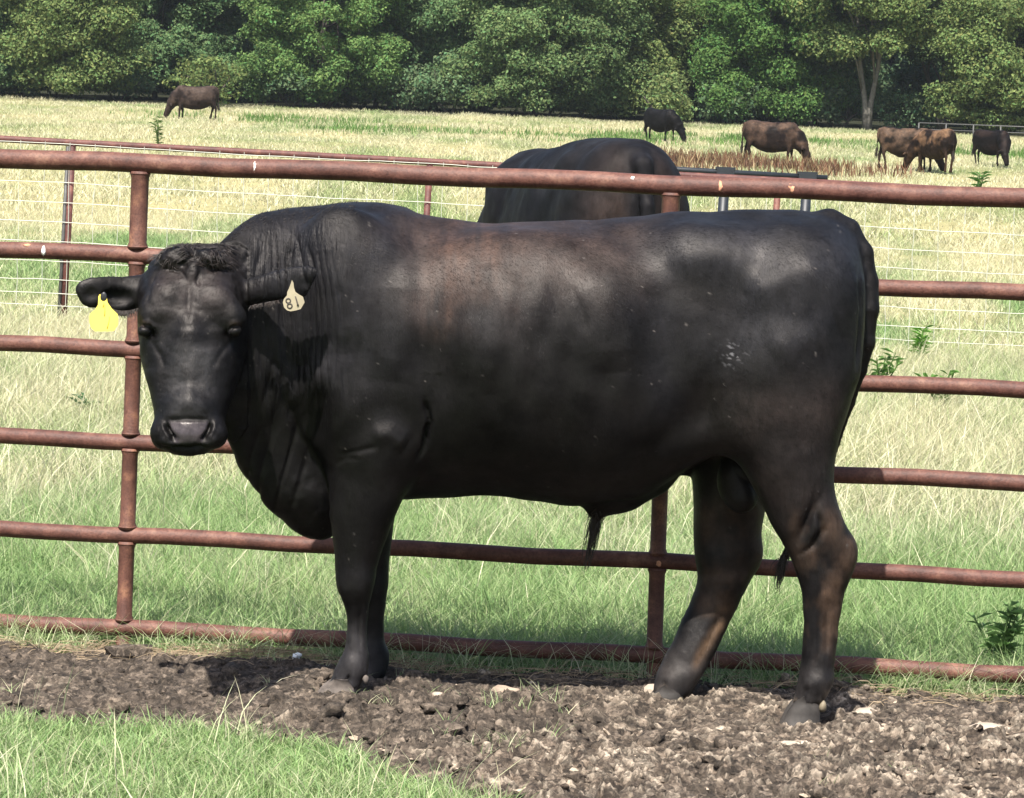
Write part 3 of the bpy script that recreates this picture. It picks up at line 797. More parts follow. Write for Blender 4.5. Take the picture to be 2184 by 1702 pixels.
# ------------------------------------------------------------------ the bull
def nonuni(lo, hi, segs, default):
    out = [lo]; 
    while out[-1] < hi:
        d = default
        for a_, b_, s_ in segs:
            if a_ <= out[-1] < b_: d = s_
        out.append(out[-1] + d)
    return np.array(out)
def coat_material(name, rough=.50, spec=.27, sheen=.0, tint=(.6, .62, .7)):
    m, nt, b = mat_new(name)
    a = attr(nt, 'col'); nt.links.new(a.outputs['Color'], b.inputs['Base Color'])
    w = attr(nt, 'wet')
    n1 = noise_node(nt, 60, 5, .6, stretch=(3.2, 3.2, .8)); n2 = noise_node(nt, 420, 3, .6, stretch=(1, 1, .25)); n3 = noise_node(nt, 9, 4, .6)
    r_ = ramp(nt, n3.outputs[0], [(.3, (rough - .06,) * 3), (.7, (rough + .12,) * 3)])
    x_ = nt.nodes.new('ShaderNodeMix'); x_.data_type = 'FLOAT'; nt.links.new(w.outputs['Fac'], x_.inputs[0]); nt.links.new(r_.outputs[0], x_.inputs[2]); x_.inputs[3].default_value = .27
    nt.links.new(x_.outputs[0], b.inputs['Roughness'])
    nA = noise_node(nt, 5.5, 7, .68); nB = noise_node(nt, 34, 5, .65, stretch=(1.6, 1.6, .7))
    rA = ramp(nt, nA.outputs[0], [(.30, (.35, .35, .37)), (.50, (.70, .68, .68)), (.70, (1.25, 1.18, 1.14))]); rB = ramp(nt, nB.outputs[0], [(.3, (.70, .70, .70)), (.7, (1.3, 1.3, 1.3))])
    cc = mixc(nt, 1.0, a.outputs['Color'], rA.outputs[0], 'MULTIPLY'); cc = mixc(nt, 1.0, cc, rB.outputs[0], 'MULTIPLY'); nt.links.new(cc, b.inputs['Base Color'])
    fo = attr(nt, 'fold'); nF = noise_node(nt, 30, 4, .6, stretch=(3.0, 1.0, .22)); mF = nt.nodes.new('ShaderNodeMath'); mF.operation = 'MULTIPLY'
    nt.links.new(fo.outputs['Fac'], mF.inputs[0]); nt.links.new(nF.outputs[0], mF.inputs[1]); bump(nt, b, mF.outputs[0], .8, .012)
    b.inputs['Specular IOR Level'].default_value = spec; b.inputs['Specular Tint'].default_value = (1.0, .94, .90, 1)
    nS = noise_node(nt, 7.5, 7, .70, stretch=(1, 1, 1.6)); rS = ramp(nt, nS.outputs[0], [(.34, (spec * .55,) * 3), (.66, (spec * 1.15,) * 3)]); nt.links.new(rS.outputs[0], b.inputs['Specular IOR Level'])
    b.inputs['Sheen Weight'].default_value = sheen; b.inputs['Sheen Roughness'].default_value = .45; b.inputs['Sheen Tint'].default_value = (*tint, 1)
    bump(nt, b, n1.outputs[0], .14, .005); bump(nt, b, n2.outputs[0], .30, .002)
    return m
M_COAT = coat_material('black_coat')

DB = 9.45
def hl(py, xl, xr, d, hy):            # row for a vertical loft
    l = A(xl, py, d); q = A(xr, py, d)
    return ((l[2] + q[2]) / 2, (l[0] + q[0]) / 2, abs(q[0] - l[0]) / 2, d, hy)
def vl(px, yt, yb, d, hy):            # row for a lengthwise loft
    t = A(px, yt, d); q = A(px, yb, d)
    return ((t[0] + q[0]) / 2, (t[2] + q[2]) / 2, abs(t[2] - q[2]) / 2, d, hy)
def at4(px, py, d, r): p = A(px, py, d); return (p[0], p[1], p[2], r)

aL = A(150, 600, 9)[0]; aR = A(1895, 600, 9.6)[0]; bT = A(600, 425, 9.45)[2]; bB = A(1700, 1545, 9.3)[2] - .02
hx = A(750, 700, 9.2)[0]; hz0, hz1 = A(400, 990, 8.9)[2], A(400, 505, 8.9)[2]
Fd = Field(nonuni(aL, aR, [(aL, hx, .0040)], .0065), nonuni(8.68, 9.92, [(8.68, 9.15, .0052)], .0075), nonuni(bB, bT + .03, [(hz0, hz1, .0042)], .0068))
print('bull grid', Fd.F.shape)
# trunk (rib cage, loin and rump)
Fd.loft(0, [vl(640, 470, 1000, DB, .19), vl(700, 452, 1050, DB, .25), vl(780, 441, 1062, DB, .30), vl(860, 449, 1062, DB, .325), vl(940, 465, 1056, DB, .34), vl(1040, 474, 1057, DB, .355),
            vl(1140, 475, 1066, DB, .36), vl(1230, 471, 1076, DB, .36), vl(1300, 466, 1072, DB, .35), vl(1370, 461, 1050, DB, .33), vl(1440, 457, 1012, DB, .31), vl(1500, 453, 985, DB, .30),
            vl(1560, 448, 960, DB, .295), vl(1640, 448, 930, DB, .29), vl(1720, 452, 900, DB, .27), vl(1775, 464, 870, DB, .235), vl(1810, 485, 830, DB, .19), vl(1832, 520, 790, DB, .14), vl(1844, 570, 730, DB, .06)], .03, 2.05)
# neck with its crest
Fd.loft(0, [vl(372, 590, 860, 9.12, .10), vl(420, 548, 890, 9.16, .135), vl(465, 524, 915, 9.20, .155), vl(500, 490, 940, 9.25, .17), vl(540, 463, 960, 9.30, .185), vl(600, 448, 985, 9.36, .205),
            vl(660, 442, 1000, 9.41, .23), vl(720, 439, 1010, 9.44, .26), vl(800, 441, 1010, DB, .29), vl(860, 452, 1000, DB, .30)], .06, 2.3)
# dewlap and brisket
Fd.loft(0, [vl(478, 820, 915, 9.22, .07), vl(495, 800, 972, 9.25, .10), vl(520, 790, 1024, 9.28, .115), vl(545, 790, 1062, 9.31, .125), vl(575, 800, 1096, 9.34, .13), vl(605, 810, 1116, 9.36, .135), vl(640, 830, 1138, 9.38, .14),
            vl(675, 850, 1151, 9.40, .14), vl(705, 870, 1148, 9.42, .13), vl(740, 880, 1110, 9.43, .11), vl(790, 880, 1040, 9.44, .09)], .05, 2.0)
# shoulder, upper arm and thigh masses on both sides
for s_ in (-1, 1):
    y_ = lambda o: DB + s_ * o
    c = A(760, 660, y_(.22)); Fd.ell(c, (.17, .12, .30), .08, rot=.22)
    c = A(735, 850, y_(.21)); Fd.ell(c, (.13, .13, .16), .07)
    c = A(815, 935, y_(.22)); Fd.ell(c, (.115, .095, .12), .05)
    c = A(1690, 640, y_(.17)); Fd.ell(c, (.19, .15, .20), .08)
    c = A(1505, 550, y_(.19)); Fd.ell(c, (.11, .06, .07), .12)
    c = A(1660, 820, y_(.17)); Fd.ell(c, (.20, .15, .22), .07)
    c = A(1120, 700, y_(.19)); Fd.ell(c, (.38, .175, .26), .10)
# near fore leg, far fore leg
Fd.loft(2, [hl(880, 706, 890, 9.24, .085), hl(950, 703, 888, 9.24, .09), hl(1020, 706, 872, 9.25, .09), hl(1075, 709, 850, 9.255, .085), hl(1130, 712, 828, 9.26, .072), hl(1180, 712, 812, 9.265, .062), hl(1215, 711, 804, 9.27, .057),
            hl(1245, 713, 802, 9.27, .058), hl(1275, 722, 797, 9.27, .052), hl(1305, 732, 792, 9.27, .043), hl(1345, 733, 789, 9.27, .038), hl(1385, 728, 789, 9.27, .04), hl(1412, 716, 790, 9.27, .050), hl(1432, 708, 788, 9.268, .048), hl(1450, 701, 778, 9.265, .044), hl(1468, 694, 768, 9.26, .047)], .045, 2.15)
Fd.loft(2, [hl(900, 740, 880, 9.64, .085), hl(1000, 745, 868, 9.64, .085), hl(1075, 745, 848, 9.63, .08), hl(1130, 746, 838, 9.62, .07), hl(1180, 747, 832, 9.62, .06), hl(1215, 750, 829, 9.62, .055), hl(1245, 752, 828, 9.62, .055), hl(1280, 762, 823, 9.62, .048),
            hl(1320, 768, 819, 9.62, .040), hl(1365, 768, 821, 9.62, .038), hl(1396, 763, 829, 9.62, .048), hl(1418, 758, 829, 9.61, .046), hl(1440, 750, 822, 9.60, .044), hl(1460, 744, 816, 9.60, .048)], .04, 2.15)
# hind legs
Fd.loft(2, [hl(600, 1560, 1836, 9.30, .12), hl(700, 1500, 1842, 9.29, .145), hl(800, 1490, 1836, 9.285, .155), hl(870, 1500, 1812, 9.28, .15), hl(930, 1525, 1793, 9.28, .14), hl(980, 1568, 1782, 9.275, .125), hl(1030, 1600, 1778, 9.27, .11), hl(1080, 1628, 1787, 9.265, .095), hl(1130, 1652, 1806, 9.26, .08), hl(1165, 1672, 1818, 9.26, .07),
            hl(1195, 1688, 1820, 9.26, .064), hl(1230, 1699, 1813, 9.26, .06), hl(1265, 1705, 1802, 9.26, .054), hl(1310, 1710, 1794, 9.26, .046), hl(1370, 1708, 1787, 9.26, .043), hl(1420, 1706, 1781, 9.26, .047), hl(1450, 1702, 1780, 9.255, .053), hl(1475, 1698, 1768, 9.25, .045), hl(1496, 1692, 1754, 9.25, .045)], .035, 2.2)
Fd.loft(2, [hl(900, 1490, 1700, 9.62, .13), hl(960, 1480, 1668, 9.62, .12), hl(1010, 1476, 1645, 9.62, .11), hl(1080, 1478, 1627, 9.615, .095), hl(1140, 1482, 1621, 9.61, .082), hl(1185, 1487, 1618, 9.60, .072), hl(1215, 1491, 1610, 9.60, .066), hl(1245, 1490, 1596, 9.595, .06), hl(1280, 1478, 1577, 9.59, .053),
            hl(1320, 1460, 1556, 9.58, .046), hl(1370, 1438, 1532, 9.565, .043), hl(1410, 1418, 1510, 9.555, .045), hl(1440, 1404, 1492, 9.545, .052), hl(1462, 1400, 1480, 9.54, .046), hl(1484, 1398, 1466, 9.535, .046)], .035, 2.2)
# hock points
Fd.ell(A(1800, 1178, 9.265), (.028, .03, .045), .04); Fd.ell(A(1600, 1180, 9.605), (.022, .03, .04), .04)
Fd.ell(A(752, 1238, 9.235), (.035, .025, .045), .04)
# flank fold between belly and thigh
Fd.chain([at4(1350, 985, 9.36, .07), at4(1420, 950, 9.31, .055), at4(1480, 925, 9.27, .045), at4(1540, 915, 9.26, .06)], .075)
Fd.chain([at4(1350, 1000, 9.60, .05), at4(1440, 985, 9.66, .035), at4(1520, 965, 9.70, .03)], .045)
# sheath, scrotum
Fd.chain([at4(1390, 1010, DB, .06), at4(1320, 1045, DB, .05), at4(1285, 1068, DB, .034), at4(1272, 1092, DB, .016)], .05)
Fd.ell(A(1572, 1020, 9.45), (.062, .06, .085), .03); Fd.ell(A(1585, 1062, 9.43), (.042, .045, .045), .03)
# tail, lying against the rump, running down and then forward between the hocks
Fd.chain([at4(1770, 476, DB, .040), at4(1808, 494, DB, .038), at4(1838, 540, 9.44, .036), at4(1851, 600, 9.43, .034), at4(1853, 660, 9.42, .032), at4(1846, 730, 9.42, .028), at4(1833, 790, 9.43, .022), at4(1810, 860, 9.46, .016), at4(1770, 980, 9.50, .013), at4(1715, 1110, 9.48, .012), at4(1673, 1190, 9.46, .010)], .010, .03)
# hollows
Fd.ell(A(1415, 720, 9.09), (.055, .045, .16), .07, 'sub', rot=.12)
Fd.ell(A(905, 905, 9.085), (.012, .045, .085), .03, 'sub', rot=-.15)
Fd.ell(A(915, 800, 9.06), (.06, .045, .10), .07, 'sub', rot=.2)
Fd.ell(A(655, 930, 9.10), (.045, .10, .13), .05, 'sub', rot=-.25)
Fd.ell(A(1720, 1120, 9.17), (.010, .03, .07), .03, 'sub', rot=-.35)
Fd.ell(A(1560, 720, 9.03), (.05, .04, .12), .07, 'sub', rot=.3)
# head ------------------------------------------------------------------
def hd(py, xl, xr, yf, yb): yc = (yf + yb) / 2; return hl(py, xl, xr, yc, (yb - yf) / 2)
Fd.loft(2, [hd(526, 378, 455, 9.02, 9.18), hd(546, 340, 486, 8.975, 9.235), hd(575, 317, 508, 8.945, 9.25), hd(610, 303, 519, 8.915, 9.26), hd(650, 299, 523, 8.90, 9.26), hd(690, 298, 525, 8.885, 9.26), hd(725, 299, 525, 8.87, 9.25),
            hd(760, 304, 521, 8.855, 9.22), hd(800, 312, 512, 8.84, 9.17), hd(835, 322, 500, 8.825, 9.12), hd(865, 329, 489, 8.81, 9.06), hd(890, 332, 481, 8.795, 9.01), hd(915, 332, 478, 8.785, 8.98), hd(938, 333, 476, 8.785, 8.96), hd(952, 345, 464, 8.795, 8.95), hd(963, 372, 438, 8.82, 8.93)], .028, 2.7)
# brow ridges, poll roll, cheeks, lips
Fd.ell(A(378, 549, 8.985), (.048, .040, .030), .02, rot=.25); Fd.ell(A(446, 552, 8.985), (.045, .040, .027), .02, rot=-.35); Fd.ell(A(410, 582, 8.945), (.022, .022, .030), .02)
Fd.ell(A(322, 678, 8.945), (.030, .05, .030), .03, rot=.5); Fd.ell(A(501, 678, 8.945), (.030, .05, .030), .03, rot=-.5)
Fd.ell(A(350, 660, 8.925), (.05, .03, .06), .05); Fd.ell(A(464, 660, 8.925), (.05, .03, .06), .05)
Fd.ell(A(404, 760, 8.885), (.042, .035, .11), .04)
Fd.ell(A(403, 868, 8.84), (.055, .045, .045), .03)
Fd.ell(A(345, 925, 8.84), (.030, .04, .035), .025); Fd.ell(A(462, 925, 8.84), (.030, .04, .035), .025)
Fd.ell(A(402, 925, 8.812), (.045, .028, .038), .015)
Fd.ell(A(402, 955, 8.85), (.060, .05, .020), .02)
# sunk sides of the face, eye hollows, tear grooves, nostrils
Fd.ell(A(338, 800, 8.80), (.022, .035, .085), .03, 'sub', rot=-.22); Fd.ell(A(472, 800, 8.80), (.022, .035, .085), .03, 'sub', rot=.22)
for sx, rt in ((-1, -.75), (1, .75)):
    ex = 404 + sx * 93
    Fd.ell(A(ex, 707, 8.885), (.030, .035, .015), .010, 'sub', rot=rt * .6)
    Fd.chain([at4(ex - sx * 5, 716, 8.868, .010), at4(ex - sx * 22, 738, 8.84, .003), at4(ex - sx * 44, 775, 8.825, .003)], .014, mode='sub')
    nx = 403 + sx * 40
    Fd.chain([at4(nx + sx * 4, 902, 8.765, .012), at4(nx, 922, 8.765, .015), at4(nx - sx * 9, 940, 8.775, .016)], .006, mode='sub')
    Fd.ell(A(ex + sx * 3, 706, 8.905), (.020, .020, .016), .004)
Fd.chain([at4(345, 951, 8.80, .004), at4(402, 957, 8.79, .004), at4(460, 951, 8.80, .004)], .006, mode='sub')
# ears
def ear(pts, thick, k=.02):
    Fd.chain(pts, .02, .035)
sL = [(300, 612, 9.07, .040, .034), (270, 618, 9.05, .046, .030), (240, 622, 9.035, .047, .026), (210, 618, 9.02, .040, .022), (185, 616, 9.01, .029, .018), (166, 617, 9.0, .012, .012)]
def ear_loft(sec, top, bot):
    rows = []
    for (px, d_, yt, yb, ry) in sec:
        rows.append(vl(px, yt, yb, d_, ry))
    Fd.loft(0, rows, .018, 2.0)
ear_loft([(160, 9.00, 612, 622, .005), (168, 9.00, 602, 640, .009), (185, 9.005, 594, 655, .012), (210, 9.015, 590, 657, .015), (235, 9.03, 589, 667, .019), (262, 9.045, 589, 674, .025), (285, 9.06, 589, 666, .034), (310, 9.08, 585, 650, .045), (335, 9.10, 585, 650, .05)], 0, 0)
ear_loft([(500, 9.10, 590, 655, .05), (530, 9.08, 596, 650, .034), (560, 9.06, 591, 642, .021), (585, 9.045, 583, 637, .014), (610, 9.03, 577, 637, .011), (630, 9.02, 572, 642, .010), (648, 9.01, 569, 631, .009), (662, 9.0, 570, 610, .008), (673, 9.0, 573, 588, .005)], 0, 0)
Fd.ell(A(255, 634, 9.01), (.050, .028, .026), .010, 'sub'); Fd.ell(A(203, 628, 8.985), (.036, .019, .025), .008, 'sub', rot=.2)
Fd.ell(A(646, 604, 8.988), (.028, .016, .022), .006, 'sub', rot=-.5)

V, Q = Fd.mesh(); V = relax(V, Q, 2, .5)
del Fd
N = vnormals(V, Q)
# picture position of every vertex (only used to place folds and coat patches of this one animal)
def to_px(V):
    w = A2W(V) - CAM; dep = w @ _F
    return W0 / 2 + FPX * (w @ _R) / dep, H0 / 2 - FPX * (w @ _U) / dep
px, py = to_px(V)
near = sstep(-.1, -.5, N[:, 1])
def reg(x0, x1, y0, y1, s=40): return sstep(x0 - s, x0 + s, px) * sstep(x1 + s, x1 - s, px) * sstep(y0 - s, y0 + s, py) * sstep(y1 + s, y1 - s, py)
ish = (V[:, 1] < 9.16) & (px < 530) & (py > 520)       # head
D = np.zeros(len(V))
# vertical neck folds
u = px + (py - 700) * -.10 + 26 * vnoise(np.stack([px * .004, py * .006], -1))
fold = np.abs(vnoise(np.stack([u * .058, py * .0045], -1)))
fm = reg(560, 720, 500, 860, 45) * (~ish)
D -= .015 * np.clip(1 - fold * 3.4, 0, 1) * fm * (.35 + .65 * sstep(-.3, .3, vnoise(np.stack([px * .012, py * .012], -1)) + .15))
fold2 = np.abs(vnoise(np.stack([(px + (py - 900) * .28) * .026, py * .004 + 7], -1)))
D -= .007 * np.clip(1 - fold2 * 2.6, 0, 1) * reg(500, 660, 800, 1090, 45) * (~ish)
fold3 = np.abs(vnoise(np.stack([u * .03 + 5, py * .003], -1)))
D -= .007 * np.clip(1 - fold3 * 3, 0, 1) * reg(540, 640, 640, 900, 40) * (~ish)
# soft muscle modelling over barrel, rib hints and thigh
D += .016 * fbm(np.stack([V[:, 0] * 4.5, V[:, 1] * 3, V[:, 2] * 3.2], -1), 3) * (~ish)
rib = np.sin((px + (py - 700) * .22) * .085 + 2 * vnoise(np.stack([px * .006, py * .004], -1)))
D += .0016 * rib * reg(980, 1330, 620, 900, 70)
fold4 = np.abs(vnoise(np.stack([(px - (py - 650) * .38) * .035, py * .006 + 3], -1)))
D -= .0 * np.clip(1 - fold4 * 4, 0, 1) * reg(1150, 1290, 590, 720, 35) * sstep(.0, .3, vnoise(np.stack([px * .009, py * .009], -1)) + .2) * 1.6
# belly / brisket edge lumpiness
D += .010 * fbm(np.stack([px * .02, py * .02, V[:, 1] * 8], -1), 3) * reg(480, 720, 1000, 1160, 30)
# horizontal creases at upper arm
c1 = 0
c2 = np.exp(-((px - (1215 + 0)) * 0) ** 2) * 0
# face: shallow wrinkles over the eyes, curl whorl on the forehead, lumpy poll
D += np.where(ish, .0035 * fbm(np.stack([px * .03, py * .045, V[:, 1] * 10], -1), 3), 0)
D += np.where(ish, .010 * fbm(np.stack([px * .035, py * .06 + 3, V[:, 1] * 15], -1), 4) * sstep(600, 560, py), 0)
# tendons on the cannons
D -= .004 * np.exp(-((px - 752) / 6) ** 2) * reg(740, 765, 1290, 1400, 20) * 0 + .004 * np.exp(-((px - 1745) / 7) ** 2) * reg(1720, 1770, 1290, 1420, 25) * near
D += .003 * fbm(np.stack([px * .03, py * .03], -1), 3) * sstep(1100, 1250, py)
# drawn folds of the face
def line(pts, w, depth, mask, sharp=1.0):
    best = np.full(len(V), 1e9); tb = np.zeros(len(V)); L = 0
    seg = [math.dist(a, b) for a, b in zip(pts[:-1], pts[1:])]; tot = sum(seg)
    for (a, b), sl2 in zip(zip(pts[:-1], pts[1:]), seg):
        d0 = np.array(b, float) - a; t = np.clip(((px - a[0]) * d0[0] + (py - a[1]) * d0[1]) / (d0 @ d0), 0, 1)
        d = np.hypot(px - a[0] - t * d0[0], py - a[1] - t * d0[1]); m_ = d < best
        best = np.where(m_, d, best); tb = np.where(m_, (L + t * sl2) / tot, tb); L += sl2
    g = np.exp(-(best / w) ** 2) * np.clip(np.sin(np.clip(tb, .02, .98) * math.pi) * 1.6, 0, 1) * mask
    return depth * g, g
fr = (ish & (N[:, 1] < .25)).astype(float)
nost = np.zeros(len(V)); crease = np.zeros(len(V))
for pts in ([(352, 900), (360, 920), (374, 941)], [(452, 898), (445, 920), (431, 941)]):
    dd, g = line(pts, 5.0, .017, fr); D -= dd; nost = np.maximum(nost, g)
    dd, g = line([(q[0] + (4 if q[0] > 402 else -4) * 2, q[1] - 2) for q in pts], 4.5, .005, fr); D += dd
for pts, w, dp in (([(312, 714), (328, 736), (344, 762), (352, 790)], 6, .003), ([(503, 714), (484, 738), (466, 762), (452, 790)], 6, .003), ([(306, 695), (318, 694), (330, 706)], 3.0, .006), ([(511, 697), (498, 695), (486, 708)], 3.0, .006),
                   ([(404, 600), (402, 650), (404, 700)], 6, .003), ([(352, 896), (402, 893), (450, 895)], 4.5, .006),
                   ([(345, 948), (402, 955), (462, 947)], 3.0, .004), ([(440, 578), (470, 573), (500, 580)], 4, .010), ([(350, 572), (385, 578), (400, 600)], 4, .006), ([(428, 575), (420, 600), (425, 612)], 4, .006),
                   ([(313, 650), (320, 610), (335, 580)], 4, .004), ([(511, 650), (507, 610), (495, 585)], 4, .004)):
    dd, g = line(pts, w, dp, fr); D -= dd; crease = np.maximum(crease, g * dp / .010)
for pts, w, dp in (([(300, 688), (316, 686), (334, 702)], 5, .006), ([(514, 690), (498, 687), (482, 703)], 5, .006), ([(404, 770), (402, 830), (402, 885)], 16, .004), ([(350, 600), (345, 640), (350, 690)], 16, .002), ([(462, 600), (466, 640), (460, 690)], 16, .002),
                   ([(345, 930), (352, 945), (375, 952)], 7, .006), ([(462, 930), (452, 945), (430, 952)], 7, .006)):
    dd, g = line(pts, w, dp, fr); D += dd
# drawn folds of the body, near side only
nb_ = near * (~ish)
for pts, w, dp in (([(905, 850), (915, 900), (903, 960)], 5, .016), ([(885, 985), (905, 955), (912, 900)], 5, .010), ([(720, 970), (770, 960), (810, 950)], 6, .004), ([(715, 990), (740, 975), (770, 978)], 5, .003),
                   ([(1745, 1090), (1752, 1130), (1725, 1175)], 6, .010), ([(1700, 1185), (1735, 1165), (1765, 1120)], 5, .007), ([(1835, 560), (1842, 660), (1828, 800)], 5, .010),
                   ([(610, 850), (640, 930), (690, 1000)], 10, .009), ([(655, 520), (668, 570), (672, 640)], 4, .006), ([(630, 500), (642, 560), (650, 600)], 4, .006),
                   ([(1165, 600), (1200, 680), (1225, 740)], 9, .003), ([(1205, 590), (1235, 650), (1255, 720)], 9, .003), ([(1560, 1000), (1610, 1040), (1622, 1090)], 5, .004)):
    dd, g = line(pts, w, dp, nb_); D -= dd; crease = np.maximum(crease, g * dp / .014)
for pts, w, dp in (([(700, 470), (720, 600), (740, 760)], 38, .012), ([(860, 560), (850, 700), (830, 820)], 50, .012), ([(790, 930), (830, 925), (870, 950)], 22, .012), ([(1420, 560), (1520, 545), (1620, 560)], 40, .010), ([(1590, 640), (1680, 590), (1770, 560)], 36, .012), ([(1640, 760), (1720, 720), (1790, 700)], 40, .012),
                   ([(1260, 560), (1300, 680), (1310, 800)], 50, .012), ([(1000, 560), (1010, 720), (1030, 850)], 60, .008)):
    dd, g = line(pts, w, dp, nb_); D += dd
lg = (~ish) & (N[:, 1] < .3)
for pts, w, dp in (([(770, 1290), (768, 1340), (770, 1395)], 4, .004), ([(745, 1440), (738, 1455), (735, 1468)], 3.5, .008), ([(1540, 1300), (1510, 1370), (1482, 1425)], 4.5, .005), ([(1420, 1450), (1416, 1468), (1413, 1484)], 3.5, .008),
                   ([(1768, 1280), (1762, 1340), (1764, 1410)], 4, .005), ([(1722, 1462), (1715, 1480), (1712, 1498)], 3.5, .008)):
    dd, g = line(pts, w, dp, lg * 1.0); D -= dd; crease = np.maximum(crease, g * dp / .014)
for pts, w, dp in (([(752, 1290), (750, 1340), (748, 1400)], 6, .003), ([(1520, 1300), (1490, 1370), (1460, 1420)], 6, .003), ([(1745, 1280), (1740, 1340), (1740, 1410)], 6, .003)):
    dd, g = line(pts, w, dp, lg * 1.0); D += dd
wv = np.sin(u * 2 * math.pi / 15.0 + 3.2 * vnoise(np.stack([px * .013, py * .0035], -1)) + 2.0 * vnoise(np.stack([px * .03, py * .006 + 9], -1)))
D -= .0042 * np.clip(wv, -.1, 1) ** 2 * reg(560, 712, 520, 850, 40) * (~ish) * nb_ * sstep(-.5, .2, vnoise(np.stack([px * .02, py * .008 + 2], -1)))
V = V + N * D[:, None]
N = vnormals(V, Q)
# coat colour ------------------------------------------------------------
pp = np.stack([px, py], -1)
n1 = fbm(pp * .006, 4); n2 = fbm(pp * np.array([.022, .016]), 4); n3 = fbm(pp * np.array([.05, .012]) + 9, 3)
base = np.array([.0042, .0039, .0045]) * np.ones((len(V), 1))
def blend(c, w): 
    global base
    w = np.clip(w, 0, 1)[:, None]; base = base * (1 - w) + np.array(c) * w
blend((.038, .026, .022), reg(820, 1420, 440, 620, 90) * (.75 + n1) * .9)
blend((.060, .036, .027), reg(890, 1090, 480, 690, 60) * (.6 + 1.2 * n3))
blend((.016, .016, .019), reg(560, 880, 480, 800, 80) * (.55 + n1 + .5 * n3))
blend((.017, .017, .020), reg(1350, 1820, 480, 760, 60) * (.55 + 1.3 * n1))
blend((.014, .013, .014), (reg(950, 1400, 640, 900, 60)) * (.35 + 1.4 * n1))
blend((.006, .006, .008), reg(1390, 1450, 640, 900, 30) * .8)  # shade of the flank hollow put into the coat colour
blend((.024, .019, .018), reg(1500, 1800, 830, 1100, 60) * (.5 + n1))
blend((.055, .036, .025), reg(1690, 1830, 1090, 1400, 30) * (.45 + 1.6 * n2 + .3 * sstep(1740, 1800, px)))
blend((.090, .055, .032), reg(1490, 1560, 1220, 1310, 18) * (.7 + n2))
blend((.150, .095, .055), reg(1480, 1560, 1325, 1430, 15) * np.exp(-((px - (1528 - (py - 1340) * .62)) / 11) ** 2) * .9)
blend((.045, .030, .022), reg(1480, 1640, 1060, 1240, 30) * (.6 + n2) * (V[:, 1] > 9.45))
blend((.040, .038, .040), sstep(1270, 1420, py) * reg(690, 800, 1300, 1480, 25) * (.8 + 1.2 * n2))
blend((.030, .027, .026), sstep(1340, 1470, py) * (px > 1350) * (.5 + n2))
blend((.16, .13, .10), sstep(.18, .5, n2 + (py - 1500) / 220.) * (py > 1430) * .6)
blend((.030, .024, .023), np.where(ish, reg(320, 500, 560, 660, 40) * (.7 + n2), 0))
blend((.034, .034, .036), np.where(ish, reg(370, 450, 740, 880, 25) * (.6 + n2), 0))
pad = np.where(ish, sstep(2, -6, np.maximum(np.abs(px - 402) - (44 - np.clip(py - 905, 0, 40) * .35), np.abs(py - 922) - 24)), 0)
blend((.060, .052, .056), pad * (N[:, 1] < 0))
for ex in (308, 501):
    blend((.085, .058, .042), np.where(ish, np.exp(-(((px - ex) / 9) ** 2 + ((py - 690) / 5) ** 2)), 0) * .7)
blend((.004, .004, .005), np.where((V[:, 1] < 9.16) & (py > 598) & (py < 665) & (((px > 170) & (px < 292)) | ((px > 618) & (px < 668))), 1, 0) * sstep(-.45, -.2, N[:, 1] * -1 + fbm(pp * .05, 3) * .5 - .2) * .0)
base = base * (1 - .75 * np.clip(crease, 0, 1) * .6)[:, None]; blend((.003, .003, .003), nost * 1.3)  # shade of the creases painted into the coat; nostrils are dark themselves
blend((.005, .005, .006), np.where((V[:, 1] < 9.04) & (N[:, 1] < -.2) & (px > 622) & (px < 668) & (py < 640) & (py > 582 + (665 - px) * .1), 1, 0) * .9)
# small pale scar on the thigh and stray flecks
sc = np.exp(-(((px - 1560) / 26) ** 2 + ((py - 756) / 24) ** 2)); scn = np.abs(vnoise(np.stack([(px + py * .7) * .09, (py - px * .6) * .16], -1)))
blend((.20, .20, .21), sc * sstep(.10, .02, scn) * .9)
blend((.13, .12, .11), sstep(.955, 1.0, vnoise(pp * .16 + 31) * 1.0) * .8 * sstep(440, 470, py))
WV = A2W(V)
bull = empty('bull', (0.1, 9.45, 0)); tag(bull, 'large black bull standing side on before the red pipe fence, facing the camera', 'bull')
wet = pad * 1.0
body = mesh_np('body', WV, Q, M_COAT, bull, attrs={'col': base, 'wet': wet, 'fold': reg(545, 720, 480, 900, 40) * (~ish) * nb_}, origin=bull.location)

# eyes
M_EYE = plain('dark_eye', (.010, .008, .008), .08, .8, 10, .1, 0, 0)
for ex in (311, 504):
    near_v = V[(np.hypot(px - ex, py - 706) < 9) & (V[:, 1] < 9.15)]; sy = float(np.median(near_v[:, 1])) if len(near_v) else 8.93
    mb = MB(); v, f = ICO[3]; c = P(ex, 706, sy + .0045)
    mb.add(v * np.array([.0135, .012, .0105]) + c, [tuple(q) for q in f]); mb.build('eye', M_EYE, bull, origin=bull.location)
